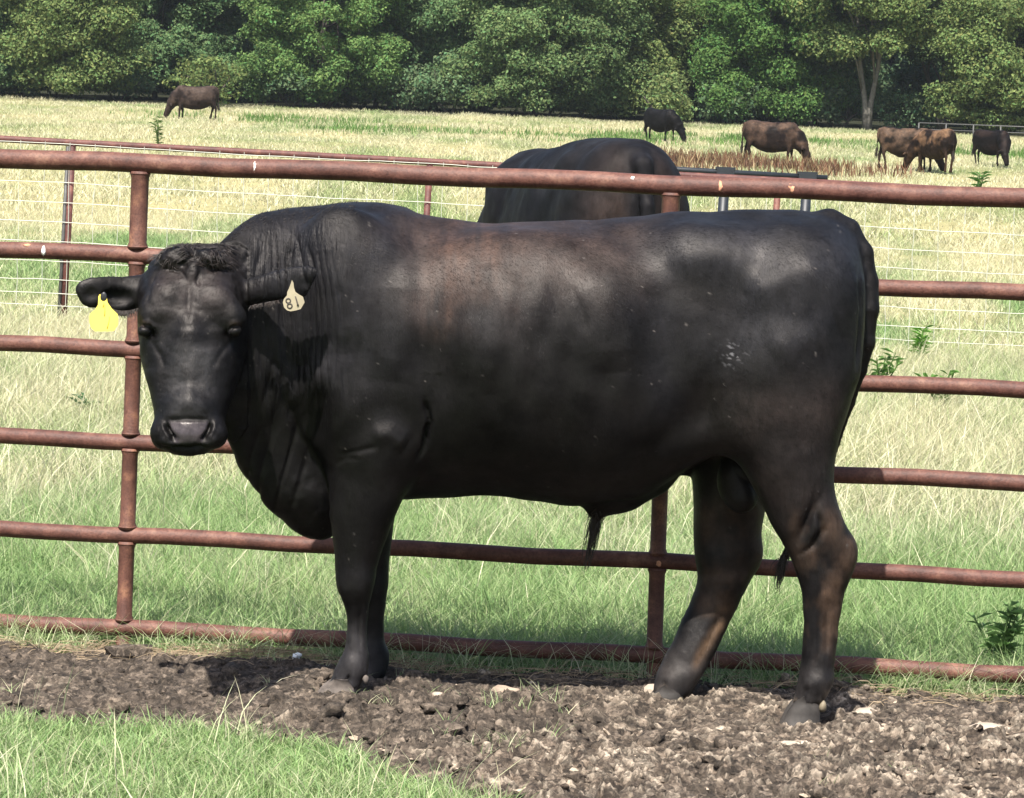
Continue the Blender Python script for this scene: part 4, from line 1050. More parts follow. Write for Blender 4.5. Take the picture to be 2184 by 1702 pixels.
# hooves: two claws each, dew claws
M_HOOF = plain('grey_hoof', (.030, .026, .023), .7, .35, 25, .5)
M_DEW = plain('yellowish_dew_claw', (.17, .14, .095), .6, .3, 20, .25)
M_HOOFP = plain('dusty_pale_hoof', (.12, .10, .086), .75, .25, 30, .45)
def hoof(pxc, py0, d, hw, dirx, M_HOOF):
    for s_ in (-1, 1):
        mb = MB(); c = P(pxc, py0, d)
        rows = []
        for t, sc in ((-.35, .35), (0, .74), (.35, .92), (1, 1.08)):
            for i in range(14):
                a = i * 2 * math.pi / 14
                x = math.cos(a) * hw * sc * .95 - dirx * hw * .25 * t; y = math.sin(a) * hw * .55 * sc + s_ * hw * .50
                rows.append((c[0] + x * (1.15 if x * -dirx > 0 else 1), c[1] + y, c[2] + .016 - t * .07))
        fs = []
        for k in range(3):
            for i in range(14):
                j = (i + 1) % 14; fs.append((k * 14 + i, k * 14 + j, (k + 1) * 14 + j, (k + 1) * 14 + i))
        fs.append(tuple(range(14))); fs.append(tuple(range(55, 41, -1)))
        mb.add(rows, fs); mb.build('hoof', M_HOOF, bull, origin=bull.location)
hoof(724, 1476, 9.255, .060, 1, M_HOOFP); hoof(778, 1462, 9.60, .059, 1, M_HOOFP); hoof(1718, 1512, 9.245, .051, 1, M_HOOF); hoof(1428, 1486, 9.53, .056, 1, M_HOOF)
for (dx, dy, dd, rr_) in ((780, 1448, 9.23, .012), (822, 1452, 9.57, .011), (1448, 1498, 9.492, .018), (1754, 1506, 9.225, .016), (1395, 1488, 9.505, .010)):
    mb = MB(); mb.lump(P(dx, dy, dd), rr_, int(dx), .2, 2, (.75, .9, 1.15)); mb.build('dew_claw', M_DEW if dx in (1448, 1754) else M_HOOFP, bull, origin=bull.location)
# hair: sheath tuft, tail switch, poll curls, ear fringe
M_HAIR = plain('dark_hair', (.020, .014, .011), .5, .4, 60, .3, 0, 0)
def strands(name, roots, tips, n, r0, spread_r, spread_t, bend, mat, seed, taper=.25, seg=6, lo=.45):
    r = np.random.default_rng(seed); mb = MB()
    for i in range(n):
        a = roots[r.integers(len(roots))] if len(roots) > 1 else roots[0]; k = r.random()
        a = np.array(a) + r.normal(0, spread_r, 3); t = np.array(tips[r.integers(len(tips))]) + r.normal(0, spread_t, 3)
        L = r.uniform(lo, 1.0); t = a + (t - a) * L; bd = r.normal(0, bend, 3)
        pts = [a + (t - a) * q + bd * math.sin(q * math.pi) for q in np.linspace(0, 1, seg)]
        mb.tube(pts, list(np.linspace(r0, r0 * taper, seg)), 4, False)
    return mb.build(name, mat, bull, origin=bull.location)
strands('hair', [P(1276, 1088, DB)], [P(1241, 1222, DB), P(1250, 1195, DB), P(1262, 1165, DB)], 80, .0013, .007, .007, .006, M_HAIR, 1)
strands('hair', [P(1277, 1100, DB), P(1268, 1110, DB)], [P(1243, 1236, DB), P(1252, 1215, DB), P(1248, 1200, DB)], 26, .0014, .003, .004, .006, M_HAIR, 15, lo=.8)
strands('hair', [P(1285, 1085, DB), P(1268, 1085, DB), P(1275, 1090, 9.42)], [P(1268, 1125, DB), P(1282, 1120, DB), P(1256, 1110, DB)], 140, .0014, .008, .008, .004, M_HAIR, 2)
strands('hair', [P(1673, 1188, 9.46)], [P(1656, 1268, 9.44), P(1662, 1245, 9.44), P(1650, 1225, 9.44)], 70, .0016, .007, .007, .006, M_HAIR, 3)
r = np.random.default_rng(4); mb = MB()
CP = V[ish & (py < 572) & (px > 338) & (px < 490) & (N[:, 1] < .3) & (vnoise(np.stack([px * .05, py * .05], -1)) > -.2)]; CN = N[ish & (py < 572) & (px > 338) & (px < 490) & (N[:, 1] < .3) & (vnoise(np.stack([px * .05, py * .05], -1)) > -.2)]
pick = r.integers(0, len(CP), 900)
for i in pick:
    p = CP[i]; nn = CN[i]; th = vnoise(np.array([[p[0] * 22, p[2] * 22]]))[0] * 5
    tdir = np.array([math.cos(th), 0, math.sin(th) - .5]); tdir -= nn * (tdir @ nn); tdir /= np.linalg.norm(tdir) + 1e-6
    L = r.uniform(.012, .034); pts = []
    for q in np.linspace(0, 1, 5):
        pts.append(p + nn * (.0005 + .0045 * math.sin(q * 2.8)) + tdir * L * q + np.cross(nn, tdir) * L * .3 * q * q)
    mb.tube(A2W(np.array(pts)), list(np.linspace(.0011, .0004, 5)), 3, False)
M_CURL = plain('brown_black_curls', (.024, .018, .016), .5, .4, 60, .35, 0, 0)
mb.build('poll_hair', M_CURL, bull, origin=bull.location)
mb = MB(); mb2 = MB()
for i in range(260):
    k = r.random(); side = r.random() < .65
    if side: b0 = (300 - 70 * k, 655 + 8 * math.sin(k * 3), 9.02); t0 = (b0[0] + r.normal(3, 4), b0[1] + r.uniform(8, 26 * (1 - .6 * k)))
    else: b0 = (535 + 60 * k, 652 - 12 * k, 9.03); t0 = (b0[0] + r.normal(0, 5), b0[1] + r.uniform(5, 12))
    a_ = P(*b0); t_ = P(t0[0], t0[1], b0[2] - .01); md = (a_ + t_) / 2 + r.normal(0, .002, 3)
    (mb if side else mb2).tube([a_, md, t_], [.0012, .0009, .0003], 3, False)
mb.build('ear_hair', M_HAIR, bull, origin=bull.location); mb2.build('ear_hair', M_HAIR, bull, origin=bull.location)
# short coat hair over the whole body
def coat_hair(n, seed):
    r = np.random.default_rng(seed); i = r.integers(0, len(V), n); i = i[(N[i, 1] < .35) & (r.random(n) < np.where(px[i] < 560, .55, 1.0)) & (np.minimum(np.hypot(px[i] - 311, py[i] - 706), np.hypot(px[i] - 504, py[i] - 706)) > 8) & (pad[i] < .3)]; n = len(i)
    p = V[i] + r.normal(0, .002, (n, 3)) * (1 - np.abs(N[i])); nn = N[i]; head = ish[i]
    sw = vnoise(np.stack([px[i] * .007, py[i] * .007], -1)) * 1.3 + vnoise(np.stack([px[i] * .03, py[i] * .03], -1)) * .4
    d = np.where(head[:, None], np.stack([sw * .9, sw * 0, -np.ones(n)], 1), np.stack([.8 * np.cos(sw) + .2, sw * 0, -.75 + .5 * np.sin(sw)], 1))
    low = (py[i] > 1080)[:, None]; d = np.where(low, np.array([.1, 0, -1.0]), d)
    d = d - nn * np.sum(d * nn, 1)[:, None]; d /= np.linalg.norm(d, axis=1)[:, None] + 1e-6
    d = d + r.normal(0, .10, d.shape); L = r.uniform(.006, .013, n)[:, None]; sd = np.cross(nn, d); sd /= np.linalg.norm(sd, axis=1)[:, None] + 1e-6
    w_ = .00042; tip = p + d * L + nn * (L * r.uniform(.03, .14, (n, 1)))
    v = np.stack([p - sd * w_, p + sd * w_, tip], 1).reshape(-1, 3)
    c = base[i] * (r.uniform(.75, 1.05, (n, 1))) 
    return A2W(v), np.arange(3 * n).reshape(n, 3).astype(np.int32), np.repeat(c, 3, 0)
v_, f_, c_h = coat_hair(340000, 77)
mesh_np('coat_hair', v_, f_, M_COAT, bull, attrs={'col': c_h, 'wet': np.zeros(len(v_))}, smooth=False, origin=bull.location)
# crest fuzz on the neck top line
mb = MB(); sel = np.nonzero((py < 530) & (V[:, 1] < 9.6) & (px > 470) & (px < 760) & (N[:, 2] > .75))[0]
for i in r.choice(sel, 500):
    p = V[i]; L = r.uniform(.004, .009); t = np.array([r.normal(.9, .3), r.normal(0, .3), 1.0]); t /= np.linalg.norm(t)
    mb.tube(A2W(np.array([p, p + t * L * .6, p + t * L + [L * .3, 0, 0]])), [.0007, .0005, .0002], 3, False)
mb.build('mane_hair', M_HAIR, bull, origin=bull.location)

# ear tags
M_YEL = plain('yellow_tag_plastic', (.60, .47, .055), .45, .4, 9, .12, 0, .1)
M_CRM = plain('cream_tag_plastic', (.29, .25, .17), .5, .4, 14, .22, 0, .1)
M_INK = plain('faded_black_ink', (.075, .066, .055), .7, .2, 60, .3, 0, 0)
M_STUD = plain('black_stud', (.02, .02, .022), .4, .4)
def zp(x, y, ox, oy, s, d): return P((ox + x / s) * .53320, (oy + y / s) * .53320, d)
yp = [(612, 790), (625, 760), (670, 748), (735, 765), (755, 800), (765, 890), (840, 1000), (935, 1090), (947, 1150), (945, 1260), (935, 1300), (870, 1380), (720, 1386), (560, 1388), (500, 1340), (460, 1270), (452, 1130), (470, 1080), (560, 1010), (605, 930)]
mb = MB(); mb.prism([zp(x, y, 250, 1000, 4.2556, 8.975 - .00004 * (y - 760)) for x, y in yp], (0, .0025, 0))
tg = mb.build('ear_tag', M_YEL, bull, smooth=False, origin=bull.location); tag(tg, 'yellow ear tag')
mb = MB(); c = zp(700, 800, 250, 1000, 4.2556, 8.972); v, f = ICO[2]; mb.add(v * np.array([.0095, .003, .014]) + c, [tuple(q) for q in f])
s_ = mb.build('stud', M_STUD, tg); s_.location = -Vector(bull.location)
mb = MB()
for pts in ([(716, 930), (720, 1040), (716, 1130)], [(800, 1130), (785, 1240), (760, 1340)], [(700, 905), (690, 980)]):
    mb.tube([zp(x, y, 250, 1000, 4.2556, 8.9745 - .00004 * (y - 760) ) for x, y in pts], .0012, 5)
s_ = mb.build('dirt_streak', plain('tag_dirt', (.42, .33, .05), .7, .2), tg); s_.location = -Vector(bull.location)
wp = [(950, 680), (985, 740), (1000, 860), (1030, 950), (1110, 1010), (1200, 1060), (1240, 1190), (1150, 1340), (1040, 1372), (920, 1392), (840, 1370), (770, 1300), (745, 1190), (770, 1110), (840, 1030), (845, 950), (880, 880), (925, 760)]
mb = MB(); mb.prism([zp(x, y, 1000, 1000, 5.674, 8.975) for x, y in wp], (0, .0025, 0))
tg = mb.build('ear_tag', M_CRM, bull, smooth=False, origin=bull.location); tag(tg, 'dirty cream ear tag with the number 81')
mb = MB()
for cx_, cy_, R_ in ((868, 1150, 50), (902, 1268, 52)):
    pts = [zp(cx_ + R_ * math.cos(t), cy_ + R_ * math.sin(t), 1000, 1000, 5.674, 8.9745) for t in np.linspace(0, 2 * math.pi, 17)]
    mb.tube(pts, .0021, 5, False)
mb.tube([zp(x, y, 1000, 1000, 5.674, 8.9745) for x, y in ((1030, 1050), (1052, 1120), (1080, 1220), (1088, 1262))], [.0020, .0021, .0024, .0034], 6)
s_ = mb.build('number', M_INK, tg); s_.location = -Vector(bull.location)

# ------------------------------------------------------------------ cattle in general
def make_cattle(name, label, pose, colf, loc, rz, scale, cat='cow', res=.016, seed=0, group=None, fat=1.0, heady=0.0, back=0.0):
    """canonical animal 1.35 m tall heading to -x; pose 'graze' or 'stand'; heady turns the neck sideways"""
    F = Field(np.arange(-1.75, 1.30, res), np.arange(-.75, .75, res), np.arange(-.06, 1.50 if pose == 'graze' else 1.62, res))
    L = lambda x, t, b, w, y=0: (x, (t + b) / 2, (t - b) / 2, y, w * fat)
    F.loft(0, [L(-.76, 1.18, .62, .12), L(-.70, 1.27, .54, .19), L(-.55, 1.32 - back * 2.2, .45, .24), L(-.35, 1.32 - back, .41, .27), L(-.05, 1.305 + back * .3, .37, .31), L(.2, 1.305 + back, .38, .33), L(.42, 1.33 + back * .7, .45, .31), L(.62, 1.355, .56, .28), L(.78, 1.33, .64, .23), L(.86, 1.24, .78, .15), L(.90, 1.12, .86, .06)], .03, 2.3)
    for s in (-1, 1):
        y0 = s * .17
        F.ell((-.55, s * .15, .90), (.16, .11, .28), .07); F.ell((.66, s * .14, .92), (.19, .12, .28), .07); F.ell((.50, s * .20, 1.22), (.07, .05, .05), .06)
        of = (-.05 if s < 0 else .07); oh = (.10 if s < 0 else -.08)
        V_ = lambda z, c, r, ry: (z, c, r, y0, ry)
        F.loft(2, [V_(.85, -.55, .13, .09), V_(.66, -.55 + of * .2, .095, .08), V_(.48, -.55 + of * .5, .062, .055), V_(.36, -.55 + of * .8, .05, .048), V_(.22, -.55 + of, .034, .034), V_(.12, -.55 + of, .042, .042), V_(-.02, -.57 + of, .052, .05)], .03)
        F.loft(2, [V_(.95, .68, .18, .11), V_(.75, .68 + oh * .2, .14, .09), V_(.60, .72 + oh * .4, .085, .07), V_(.47, .77 + oh * .6, .058, .05), V_(.38, .76 + oh * .8, .05, .045), V_(.22, .74 + oh, .036, .036), V_(.12, .73 + oh, .043, .042), V_(-.02, .71 + oh, .052, .05)], .03)
    if pose == 'graze':
        hy = heady
        F.chain([(-.55, 0, 1.02, .27), (-.75, hy * .3, .87, .24), (-.89, hy * .65, .66, .20), (-.96, hy * .9, .50, .165)], .06)
        F.chain([(-.62, 0, .72, .16), (-.80, hy * .3, .60, .12), (-.92, hy * .6, .50, .09)], .05)
        F.chain([(-.97, hy * .9, .49, .145), (-1.05, hy, .34, .135), (-1.13, hy * 1.05, .16, .105), (-1.16, hy * 1.05, .07, .095)], .03)
        for s in (-1, 1): F.chain([(-.98, hy * .9 + s * .10, .54, .035), (-.95, hy * .9 + s * .20, .54, .055), (-.92, hy * .9 + s * .32, .50, .025)], .02)
    else:
        F.chain([(-.62, 0, 1.05, .25), (-.88, 0, 1.12, .19), (-1.06, 0, 1.26, .15)], .05)
        F.chain([(-.72, 0, .80, .14), (-.90, 0, .90, .10), (-1.04, 0, 1.08, .08)], .05)
        F.chain([(-1.08, 0, 1.30, .13), (-1.25, 0, 1.18, .105), (-1.45, 0, 1.02, .075), (-1.50, 0, .98, .07)], .03)
        for s in (-1, 1): F.chain([(-1.05, s * .09, 1.36, .03), (-1.03, s * .17, 1.36, .045), (-1.02, s * .26, 1.33, .02)], .02)
    F.chain([(.80, 0, 1.27, .045), (.89, 0, 1.24, .04), (.935, .01, 1.08, .03), (.935, .02, .85, .024), (.93, .03, .62, .020)], .015, .04)
    F.ell((.52, 0, .62), (.12, .09, .09), .04)
    V, Q = F.mesh(); V = relax(V, Q, 2, .5); N = vnormals(V, Q)
    n = fbm(V * 3.2 + seed * 7, 4); V = V + N * (.020 * fbm(V * 5 + seed, 3))[:, None]
    C = np.clip(colf(V, n, N), .004, 1)
    ob = empty(name, loc, rz); ob.scale = (scale,) * 3; tag(ob, label, cat, group)
    mesh_np('body', V, Q, M_COAT2, ob, attrs={'col': C, 'wet': np.zeros(len(V))})
    mb = MB(); r = np.random.default_rng(seed)
    for i in range(40):
        a = np.array([.93, .03, .66]) + r.normal(0, .012, 3); t = np.array([.95, .03, .30 + r.uniform(0, .15)]) + r.normal(0, .03, 3)
        mb.tube([a, (a + t) / 2 + r.normal(0, .01, 3), t], [.008, .007, .002], 4, False)
    mb.build('tail_switch', M_HAIR, ob)
    return ob
M_COAT2 = coat_material('cattle_coat', .6, .10, .0)
def brown(dark, light, amt=.5, off=0):
    def f(V, n, N):
        w = np.clip(amt - .25 + 2.6 * n + off + .45 * sstep(.85, 1.25, V[:, 2]), 0, 1)[:, None]
        w = w * sstep(.3, .9, V[:, 2])[:, None] + (1 - sstep(.3, .9, V[:, 2]))[:, None] * .25
        return np.array(dark) * (1 - w) + np.array(light) * w
    return f
# second bull beyond the fence
def blackc(V, n, N):
    w = (sstep(.70, .92, V[:, 0]) * sstep(.5, .8, V[:, 2]) * sstep(.03, .10, np.abs(V[:, 1])) * .35)[:, None]
    c = np.array((.006, .006, .008)) + .014 * np.clip(n + .1, 0, 1)[:, None]
    return c * (1 - w) + np.array((.050, .032, .024)) * w
p2 = P(1250, 640, 17.4)
make_cattle('bull', 'second black bull beyond the fence, only its back showing over the nearer bull', 'graze', blackc, (p2[0] - .055, 17.6, .04), math.radians(-74), 1.215, 'bull', .014, 11, fat=.98, back=.035)
# grazing herd
GRP = 'brown and black cattle grazing in the far pasture'
def put(px, d, rz, sc, pose, colf, label, name='cow', cat='cow', seed=0, heady=0.0, dx=0, fat=1.0):
    x = P(px, 300, d)[0] + dx
    make_cattle(name, label, pose, colf, (x, d, float(ground_z(x, d)) + .05), math.radians(rz), sc, cat, .024, seed, GRP, fat, heady)
put(408, 134, 4, 1.02, 'graze', brown((.018, .012, .010), (.060, .043, .035), .5), 'lone brown cow grazing on the left in front of the dark woods', seed=1, dx=.1)
put(1408, 127, 130, .94, 'graze', brown((.003, .003, .0035), (.008, .008, .009), .4), 'black cow grazing alone right of the second bull, farthest of the right hand cattle', seed=2, heady=-.25)
put(1648, 104.5, 172, 1.03, 'graze', brown((.010, .007, .006), (.070, .045, .032), .40), 'brown cow grazing with its head down in the reddish weeds', seed=3, heady=.1)
put(1934, 105, 176, 1.0, 'graze', brown((.010, .008, .006), (.095, .062, .042), .42), 'brown cow with tan patches grazing, left one of the overlapping pair', seed=4, heady=.25, fat=1.05)
put(1996, 104, -62, 1.0, 'graze', brown((.012, .008, .006), (.150, .090, .052), .45), 'tan and brown cow seen from behind, right one of the overlapping pair', seed=5, heady=-.3)
put(2116, 112, 128, .90, 'graze', brown((.005, .004, .004), (.018, .012, .010), .4), 'very dark cow grazing at the right edge of the pasture', seed=6, heady=.35)
# ------------------------------------------------------------------ grass
def blades(x, y, z, h, w, col, r, bend=.5, lean=.15, hi=True, tipcol=None, wind=(0, 0)):
    n = len(x); ang = r.uniform(0, 2 * math.pi, n)
    sd = np.stack([np.cos(ang), np.sin(ang), np.zeros(n)], 1)
    la = r.uniform(0, 2 * math.pi, n); lm = np.abs(r.normal(0, lean, n)); bm = np.abs(r.normal(bend, bend * .5, n))
    ld = np.stack([np.cos(la) + wind[0], np.sin(la) + wind[1], np.zeros(n)], 1); ld /= np.linalg.norm(ld, axis=1)[:, None] + 1e-6
    B = np.stack([x, y, z], 1); up = np.array([0, 0, 1.0])
    T = [0, .4, .75, 1.0] if hi else [0, .55, 1.0]; Wf = [1, .85, .5, 0] if hi else [1, .7, 0]
    vs = []
    for t, wf in zip(T, Wf):
        p = B + up * (h * (t - .38 * bm * t * t))[:, None] + ld * (h * (lm * t + .75 * bm * t * t))[:, None]
        if wf == 0: vs.append(p[:, None])
        else: vs.append(np.stack([p - sd * (w * wf / 2)[:, None], p + sd * (w * wf / 2)[:, None]], 1))
    v = np.concatenate(vs, 1); k = v.shape[1]; i = np.arange(n)[:, None] * k
    fs = []
    for q in range(len(T) - 2):
        a = 2 * q; fs += [i + [a, a + 1, a + 3], i + [a, a + 3, a + 2]]
    fs.append(i + [k - 3, k - 2, k - 1])
    C = np.repeat(col[:, None], k, 1).copy()
    if tipcol is not None:
        tt = np.concatenate([[t] * (1 if wf == 0 else 2) for t, wf in zip(T, Wf)]); m_ = (tipcol * np.ones(n))[:, None, None] * (tt[None, :, None] ** 1.5)
        C = C * (1 - m_) + np.array((.52, .46, .25)) * m_
    return v.reshape(-1, 3).astype(np.float32), np.vstack(fs).astype(np.int32), np.clip(C.reshape(-1, 3), .004, 1).astype(np.float32)
GREEN = np.array([(.20, .315, .110), (.245, .350, .135), (.165, .275, .100), (.28, .365, .160)])
STRAW = np.array([(.56, .52, .35), (.64, .60, .43), (.45, .41, .27), (.49, .50, .31)])
def colours(n, dry, r, g=GREEN, s=STRAW):
    w = np.clip(dry + r.normal(0, .30, n) + .35 * ((r.random(n) < dry) - .5), 0, 1)[:, None]
    c = s[r.integers(len(s), size=n)] * w + g[r.integers(len(g), size=n)] * (1 - w)
    return c * (1 + r.normal(0, .14, (n, 1)))
def frustum(n, y0, y1, r, side=1.22, extra=.35, pw=1.0):
    y = y0 + (y1 - y0) * r.random(n) ** pw
    x = (r.random(n) * 2 - 1) * (y * .156 * side + extra); return x, y
def clump(x, y, r, amt, cell):
    """thin blades out between tufts"""
    n = vnoise(np.stack([x / cell, y / cell], -1)) + .5 * vnoise(np.stack([x / cell * 2.7, y / cell * 2.7], -1))
    return r.random(len(x)) < np.clip(.62 + amt * n, .06, 1), n
def zone(name, parts, label):
    V, Fs, C = [], [], []; k = 0
    for v, f, c in parts:
        V.append(v); Fs.append(f + k); C.append(c); k += len(v)
    o = mesh_np(name, np.vstack(V), np.vstack(Fs), M_GRASS, attrs={'col': np.vstack(C)}, smooth=False)
    return tag(o, label, kind='stuff')
# near grass in front of the mud (bottom left)
r = np.random.default_rng(21); n = 60000
x = r.uniform(-2.6, 1.1, n); y = r.uniform(7.2, 9.1, n); mk = mud_mask(x, y); ed = np.clip((-mk - .0) / .12, 0, 1)
keep = (mk < .02) & (r.random(n) < .15 + .85 * ed); x, y, ed = x[keep], y[keep], ed[keep]; n = len(x)
tuft = vnoise(np.stack([x * 9, y * 9], -1))
pt = [blades(x, y, ground_z(x, y) - .01, r.uniform(.035, .085, n) * (1 + .45 * tuft) * (.55 + .45 * ed), r.uniform(.0022, .0042, n), colours(n, .16 + .10 * tuft, r), r, .7, .4)]
n = 1500; x = r.uniform(-2.6, .5, n); y = r.uniform(7.3, 9.0, n); k_ = (mud_mask(x, y) < -.03) & (vnoise(np.stack([x * 3, y * 3], -1)) + .4 * sstep(-.6, -1.3, x) > .05); x, y = x[k_], y[k_]; n = len(x)
pt.append(blades(x, y, ground_z(x, y), r.uniform(.10, .21, n), r.uniform(.002, .0038, n), colours(n, .85, r), r, .45, .25))
zone('foreground_grass', pt, 'short bright green grass with a few straw stems in the lower left foreground')
# sprouts on the mud
n = 260; x = r.uniform(-1.9, 1.9, n); y = r.uniform(8.1, 9.9, n); k_ = (mud_mask(x, y) > .02) & (vnoise(np.stack([x * 2.2, y * 2.2], -1)) > .1); x, y = x[k_], y[k_]
x = np.repeat(x, 9) + r.normal(0, .012, len(x) * 9); y = np.repeat(y, 9) + r.normal(0, .012, len(y) * 9); n = len(x)
zone('grass_sprouts', [blades(x, y, np.minimum(mud_h(x, y), .09), r.uniform(.02, .07, n), r.uniform(.0018, .003, n), colours(n, .45, r), r, .6, .5)], 'thin sprouts of grass coming up through the mud')
# straw litter along the mud edge
n = 2600; x = r.uniform(-2.4, 2.4, n); y = fence_y(x) - .09 - np.abs(r.normal(0, .10, n)); k_ = r.random(n) < (.30 + .75 * sstep(.3, -.8, x) + .25 * sstep(1.0, 1.4, x)); x, y = x[k_], y[k_]; n = len(x)
zz = np.clip(mud_h(x, y), 0, .06) + .004
L = r.uniform(.04, .15, n); an = r.uniform(0, math.pi, n); cv = r.normal(0, .25, n)
ts = [0, .33, .66, 1]; vs = []
for t in ts:
    a2 = an + cv * t * 3; hx_ = x + np.cos(an + cv * t) * L * t; hy_ = y + np.sin(an + cv * t) * L * t * .5
    hz_ = zz + .018 * math.sin(t * math.pi) * np.abs(cv) * 3
    vs += [np.stack([hx_, hy_, hz_], 1)[:, None], np.stack([hx_ - np.sin(an) * .0013, hy_ + .0008, hz_ + .0015], 1)[:, None]]
v = np.concatenate(vs, 1); i = np.arange(n)[:, None] * 8; f = np.vstack([i + [2 * q, 2 * q + 2, 2 * q + 3] for q in range(3)] + [i + [2 * q, 2 * q + 3, 2 * q + 1] for q in range(3)]).astype(np.int32)
c = np.repeat((np.array((.30, .225, .145)) * (1 + r.normal(0, .3, (n, 1))))[:, None], 8, 1).reshape(-1, 3)
tag(mesh_np('straw_litter', v.reshape(-1, 3), f, M_GRASS, attrs={'col': np.clip(c, .02, 1)}, smooth=False), 'dry straw litter along the upper edge of the mud', kind='stuff')
# grass in the fence line
n = 52000; x = r.uniform(-3.6, 3.6, n); y = fence_y(x) + r.uniform(-.17, .45, n); mk = mud_mask(x, y)
dens = .35 + .65 * sstep(.3, -1.6, x) + .5 * sstep(.7, 1.2, x); k_, nn = clump(x, y, r, .8, .09); k_ &= (mk < .03) & (r.random(n) < dens); x, y = x[k_], y[k_]; nn = nn[k_]; n = len(x)
dr = .14 + .35 * sstep(.0, -.16, y - fence_y(x))
pt = [blades(x, y, ground_z(x, y) - .005, r.uniform(.06, .15, n) * (1 + .35 * nn), r.uniform(.0022, .0042, n), colours(n, dr, r, GREEN * 1.05), r, .75, .45)]
n = 700; x = r.uniform(-2.4, 2.4, n); y = fence_y(x) + r.uniform(-.12, .05, n); pt.append(blades(x, y, ground_z(x, y), r.uniform(.12, .24, n), r.uniform(.002, .003, n), colours(n, .7, r), r, .9, .5))
zone('fence_line_grass', pt, 'tufted green grass growing along and over the lowest rail of the pipe fence')
# lush grass behind
def dryness(x, y): return hue_mix(x, y)
pt = []
n = 280000; x, y = frustum(n, 10.2, 14.5, r, extra=1.3); k_, nn = clump(x, y, r, .5, .16); x, y, nn = x[k_], y[k_], nn[k_]; n = len(x); dr = dryness(x, y)
pt.append(blades(x, y, ground_z(x, y) - .01, r.uniform(.07, .16, n) * (1 + .3 * nn), r.uniform(.0024, .0042, n), colours(n, np.clip(dr * .8, .03, 1), r), r, .65, .35))
n = 5600; x, y = frustum(n, 11.0, 15, r, extra=1.3); k_ = r.random(n) < dryness(x, y) * 1.3 + .05; x, y = x[k_], y[k_]; n = len(x)
pt.append(blades(x, y, ground_z(x, y), r.uniform(.16, .34, n), r.uniform(.0022, .0038, n), colours(n, .93, r), r, .5, .35, wind=(.25, 0)))
zone('lush_grass', pt, 'thick lush green grass right behind the pipe fence')
pt = []
n = 350000; x, y = frustum(n, 14.3, 27, r, extra=1.3, pw=.85); k_, nn = clump(x, y, r, .55, .28); x, y, nn = x[k_], y[k_], nn[k_]; n = len(x); dr = dryness(x, y)
pt.append(blades(x, y, ground_z(x, y) - .01, r.uniform(.09, .20, n) * (1 + .25 * nn), r.uniform(.0035, .0065, n), colours(n, np.clip(dr, .05, 1), r), r, .6, .35, hi=False, tipcol=dr * .6))
n = 35000; x, y = frustum(n, 14.0, 27, r, extra=1.3); k_ = r.random(n) < np.clip(dryness(x, y) * 1.6 - .3, .02, 1); x, y = x[k_], y[k_]; n = len(x)
pt.append(blades(x, y, ground_z(x, y), r.uniform(.16, .34, n), r.uniform(.003, .0055, n), colours(n, .95, r), r, .6, .4, wind=(.5, 0)))
zone('tall_grass', pt, 'tall bleached seed grass mixed with green between the two fences')
pt = []
n = 330000; x, y = frustum(n, 26.5, 62, r, extra=1.0, pw=.8); k_, nn = clump(x, y, r, .5, .7); x, y, nn = x[k_], y[k_], nn[k_]; n = len(x); dr = dryness(x, y)
pt.append(blades(x, y, ground_z(x, y) - .02, r.uniform(.05, .16, n) * (1 + .35 * nn), r.uniform(.006, .013, n), colours(n, np.clip(dr, .04, 1), r), r, .6, .4, hi=False, tipcol=dr * .6))
zone('pasture_grass', pt, 'patchy green and straw coloured pasture grass beyond the wire fence')
pt = []
n = 480000; x, y = frustum(n, 60, 164, r, extra=2.5, pw=.8); k_, nn = clump(x, y, r, .5, 2.2); x, y, nn = x[k_], y[k_], nn[k_]; n = len(x); dr = dryness(x, y)
pt.append(blades(x, y, ground_z(x, y) - .03, r.uniform(.06, .22, n) * (1 + .4 * nn), r.uniform(.014, .034, n), colours(n, np.clip(dr + .05, .04, 1), r, GREEN * np.array([1.15, 1.0, 1.0]), STRAW * np.array([.97, .98, .98])), r, .55, .4, hi=False, tipcol=dr * .6))
zone('far_meadow_grass', pt, 'pale dry meadow grass on the slope up to the woods')

# ------------------------------------------------------------------ weeds
def weed_field(name, cx, cy, rx, ry, n, h, w, cols, label, seed):
    r = np.random.default_rng(seed); x = cx + r.normal(0, rx, n); y = cy + r.normal(0, ry, n)
    k_ = vnoise(np.stack([x * .9, y * .35], -1)) > -.25; x, y = x[k_], y[k_]; n = len(x)
    c = np.array(cols)[r.integers(len(cols), size=n)] * (1 + r.normal(0, .2, (n, 1)))
    return zone(name, [blades(x, y, ground_z(x, y) - .02, h * r.uniform(.5, 1.15, n), w * r.uniform(.6, 1.3, n), c, r, .15, .25, hi=False)], label)
BR = [(.13, .065, .035), (.19, .10, .06), (.09, .05, .03), (.30, .22, .12)]
weed_field('brown_weeds', P(1545, 300, 101)[0], 101, 1.5, 3.2, 1500, .55, .045, BR, 'reddish brown dock weeds around the brown grazing cow', 41)
weed_field('brown_weeds', P(1765, 300, 100)[0], 100, 1.1, 2.5, 900, .48, .045, BR, 'reddish brown dock weeds left of the overlapping pair of cows', 42)
weed_field('brown_weeds', P(1440, 300, 104)[0], 104, .9, 3.0, 600, .5, .045, BR, 'brown weeds right of the second bull', 43)
GW = [(.10, .20, .04), (.13, .24, .06), (.08, .15, .04)]
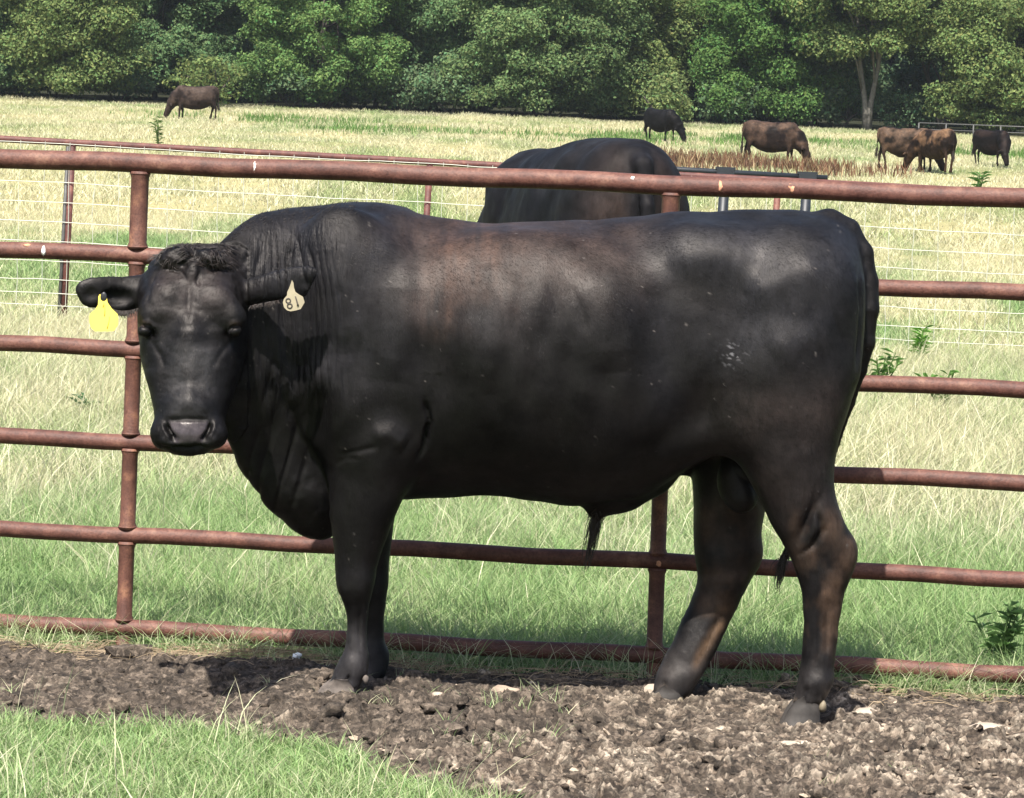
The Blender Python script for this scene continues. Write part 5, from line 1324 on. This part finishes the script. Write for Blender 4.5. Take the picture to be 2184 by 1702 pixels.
for i, (px_, d_, rx, n_, lb) in enumerate([(1300, 128, 3.0, 900, 'low green weeds left of the black cow'), (1560, 135, 3.2, 1100, 'low green weeds behind the brown grazing cow'), (2160, 128, 2.5, 800, 'low green weeds behind the very dark cow'),
                                       (600, 140, 3.0, 600, 'green weeds right of the lone brown cow'), (820, 130, 2.0, 400, 'green weeds in the pale meadow above the bull neck')]):
    weed_field('green_weeds', P(px_, 300, d_)[0], d_, rx, 3, n_ * 3, .30, .035, GW, lb, 50 + i)
def plant(name, px, py, d, h, label, seed, leaf=.05, n=60, col=(.10, .20, .05), spread=.35, stems=5, group=None):
    r = np.random.default_rng(seed); x = P(px, py, d)[0]; z = float(ground_z(x, d)); root = empty(name, (x, d, z)); tag(root, label, 'plant', group)
    st = MB(); V, Fs, C = [], [], []; k = 0
    for s in range(stems):
        a = r.uniform(0, 6.28); l = r.uniform(.2, 1) * spread * h; H = h * r.uniform(.65, 1.0)
        pts = np.array([[0, 0, 0], [math.cos(a) * l * .4, math.sin(a) * l * .4, H * .5], [math.cos(a) * l, math.sin(a) * l, H]])
        st.tube(pts, [leaf * .09, leaf * .07, leaf * .03], 4, False)
        for j in range(n // stems):
            t = r.uniform(.12, 1); p = pts[0] * (1 - t) + pts[2] * t; p[:2] *= t
            b = r.uniform(0, 6.28); dv = np.array([math.cos(b), math.sin(b), r.uniform(.1, .7)]); dv /= np.linalg.norm(dv)
            sd = np.cross(dv, [0, 0, 1.0]); sd /= np.linalg.norm(sd); Lf = leaf * r.uniform(.6, 1.2); wv = Lf * .13
            m_ = p + dv * Lf * .5 + [0, 0, .1 * Lf]; e = p + dv * Lf - [0, 0, .12 * Lf]
            V.append([p, m_ + sd * wv, e, m_ - sd * wv]); Fs.append([[k, k + 1, k + 2], [k, k + 2, k + 3]]); k += 4
            cc = np.array(col) * (1 + r.normal(0, .18)); C += [cc] * 4
    mesh_np('leaves', np.array(V).reshape(-1, 3), np.array(Fs).reshape(-1, 3).astype(np.int32), M_GRASS, root, attrs={'col': np.clip(np.array(C), .01, 1)}, smooth=False)
    v = np.vstack(st.v); mesh_np('stems', v, [np.array(q, np.int32) for q in st.f.values()], M_GRASS, root, attrs={'col': np.tile(np.array(col) * .8, (len(v), 1))})
plant('leafy_weed', 2130, 1400, 10.35, .25, 'tall narrow leaved green weed behind the lowest rail at the right edge', 1, .070, 150, (.15, .25, .09), .35, 7)
plant('leafy_weed', 178, 880, 18.5, .13, 'small broad leaved weed left of the head between the rails', 2, .09, 22, (.085, .17, .07), .5, 4)
plant('leafy_weed', 1962, 700, 26, .30, 'bright green weed right of the rump beyond the fence', 3, .10, 60, (.12, .27, .04), .3, 4)
plant('leafy_weed', 1878, 760, 22, .34, 'wide bright green weed clump touching the bull tail outline', 4, .10, 110, (.14, .25, .07), .5, 7)
plant('leafy_weed', 2086, 385, 80, .95, 'green weed standing in front of the very dark cow', 5, .28, 60, (.10, .22, .05), .25, 4)
plant('leafy_weed', 338, 290, 100, 1.0, 'spindly green weed below the lone brown cow', 6, .22, 60, (.13, .20, .06), .3, 4)
plant('leafy_weed', 2010, 735, 21, .30, 'loose green weed clump right of the bull tail below the bright weeds', 7, .12, 60, (.11, .22, .05), .6, 6)

# ------------------------------------------------------------------ air
mb = MB(); mb.box((0, 110, 11), (520, 262, 36))
hz = mb.build('haze', None, smooth=False)
m = bpy.data.materials.new('haze_air'); m.use_nodes = True; nt = m.node_tree; nt.nodes.clear()
vo = nt.nodes.new('ShaderNodeVolumePrincipled'); vo.inputs['Density'].default_value = .00015; vo.inputs['Color'].default_value = (.80, .88, .95, 1); vo.inputs['Anisotropy'].default_value = .2
ou = nt.nodes.new('ShaderNodeOutputMaterial'); nt.links.new(vo.outputs[0], ou.inputs['Volume']); hz.data.materials.append(m)
tag(hz, 'thin summer haze softening the far trees', kind='stuff')
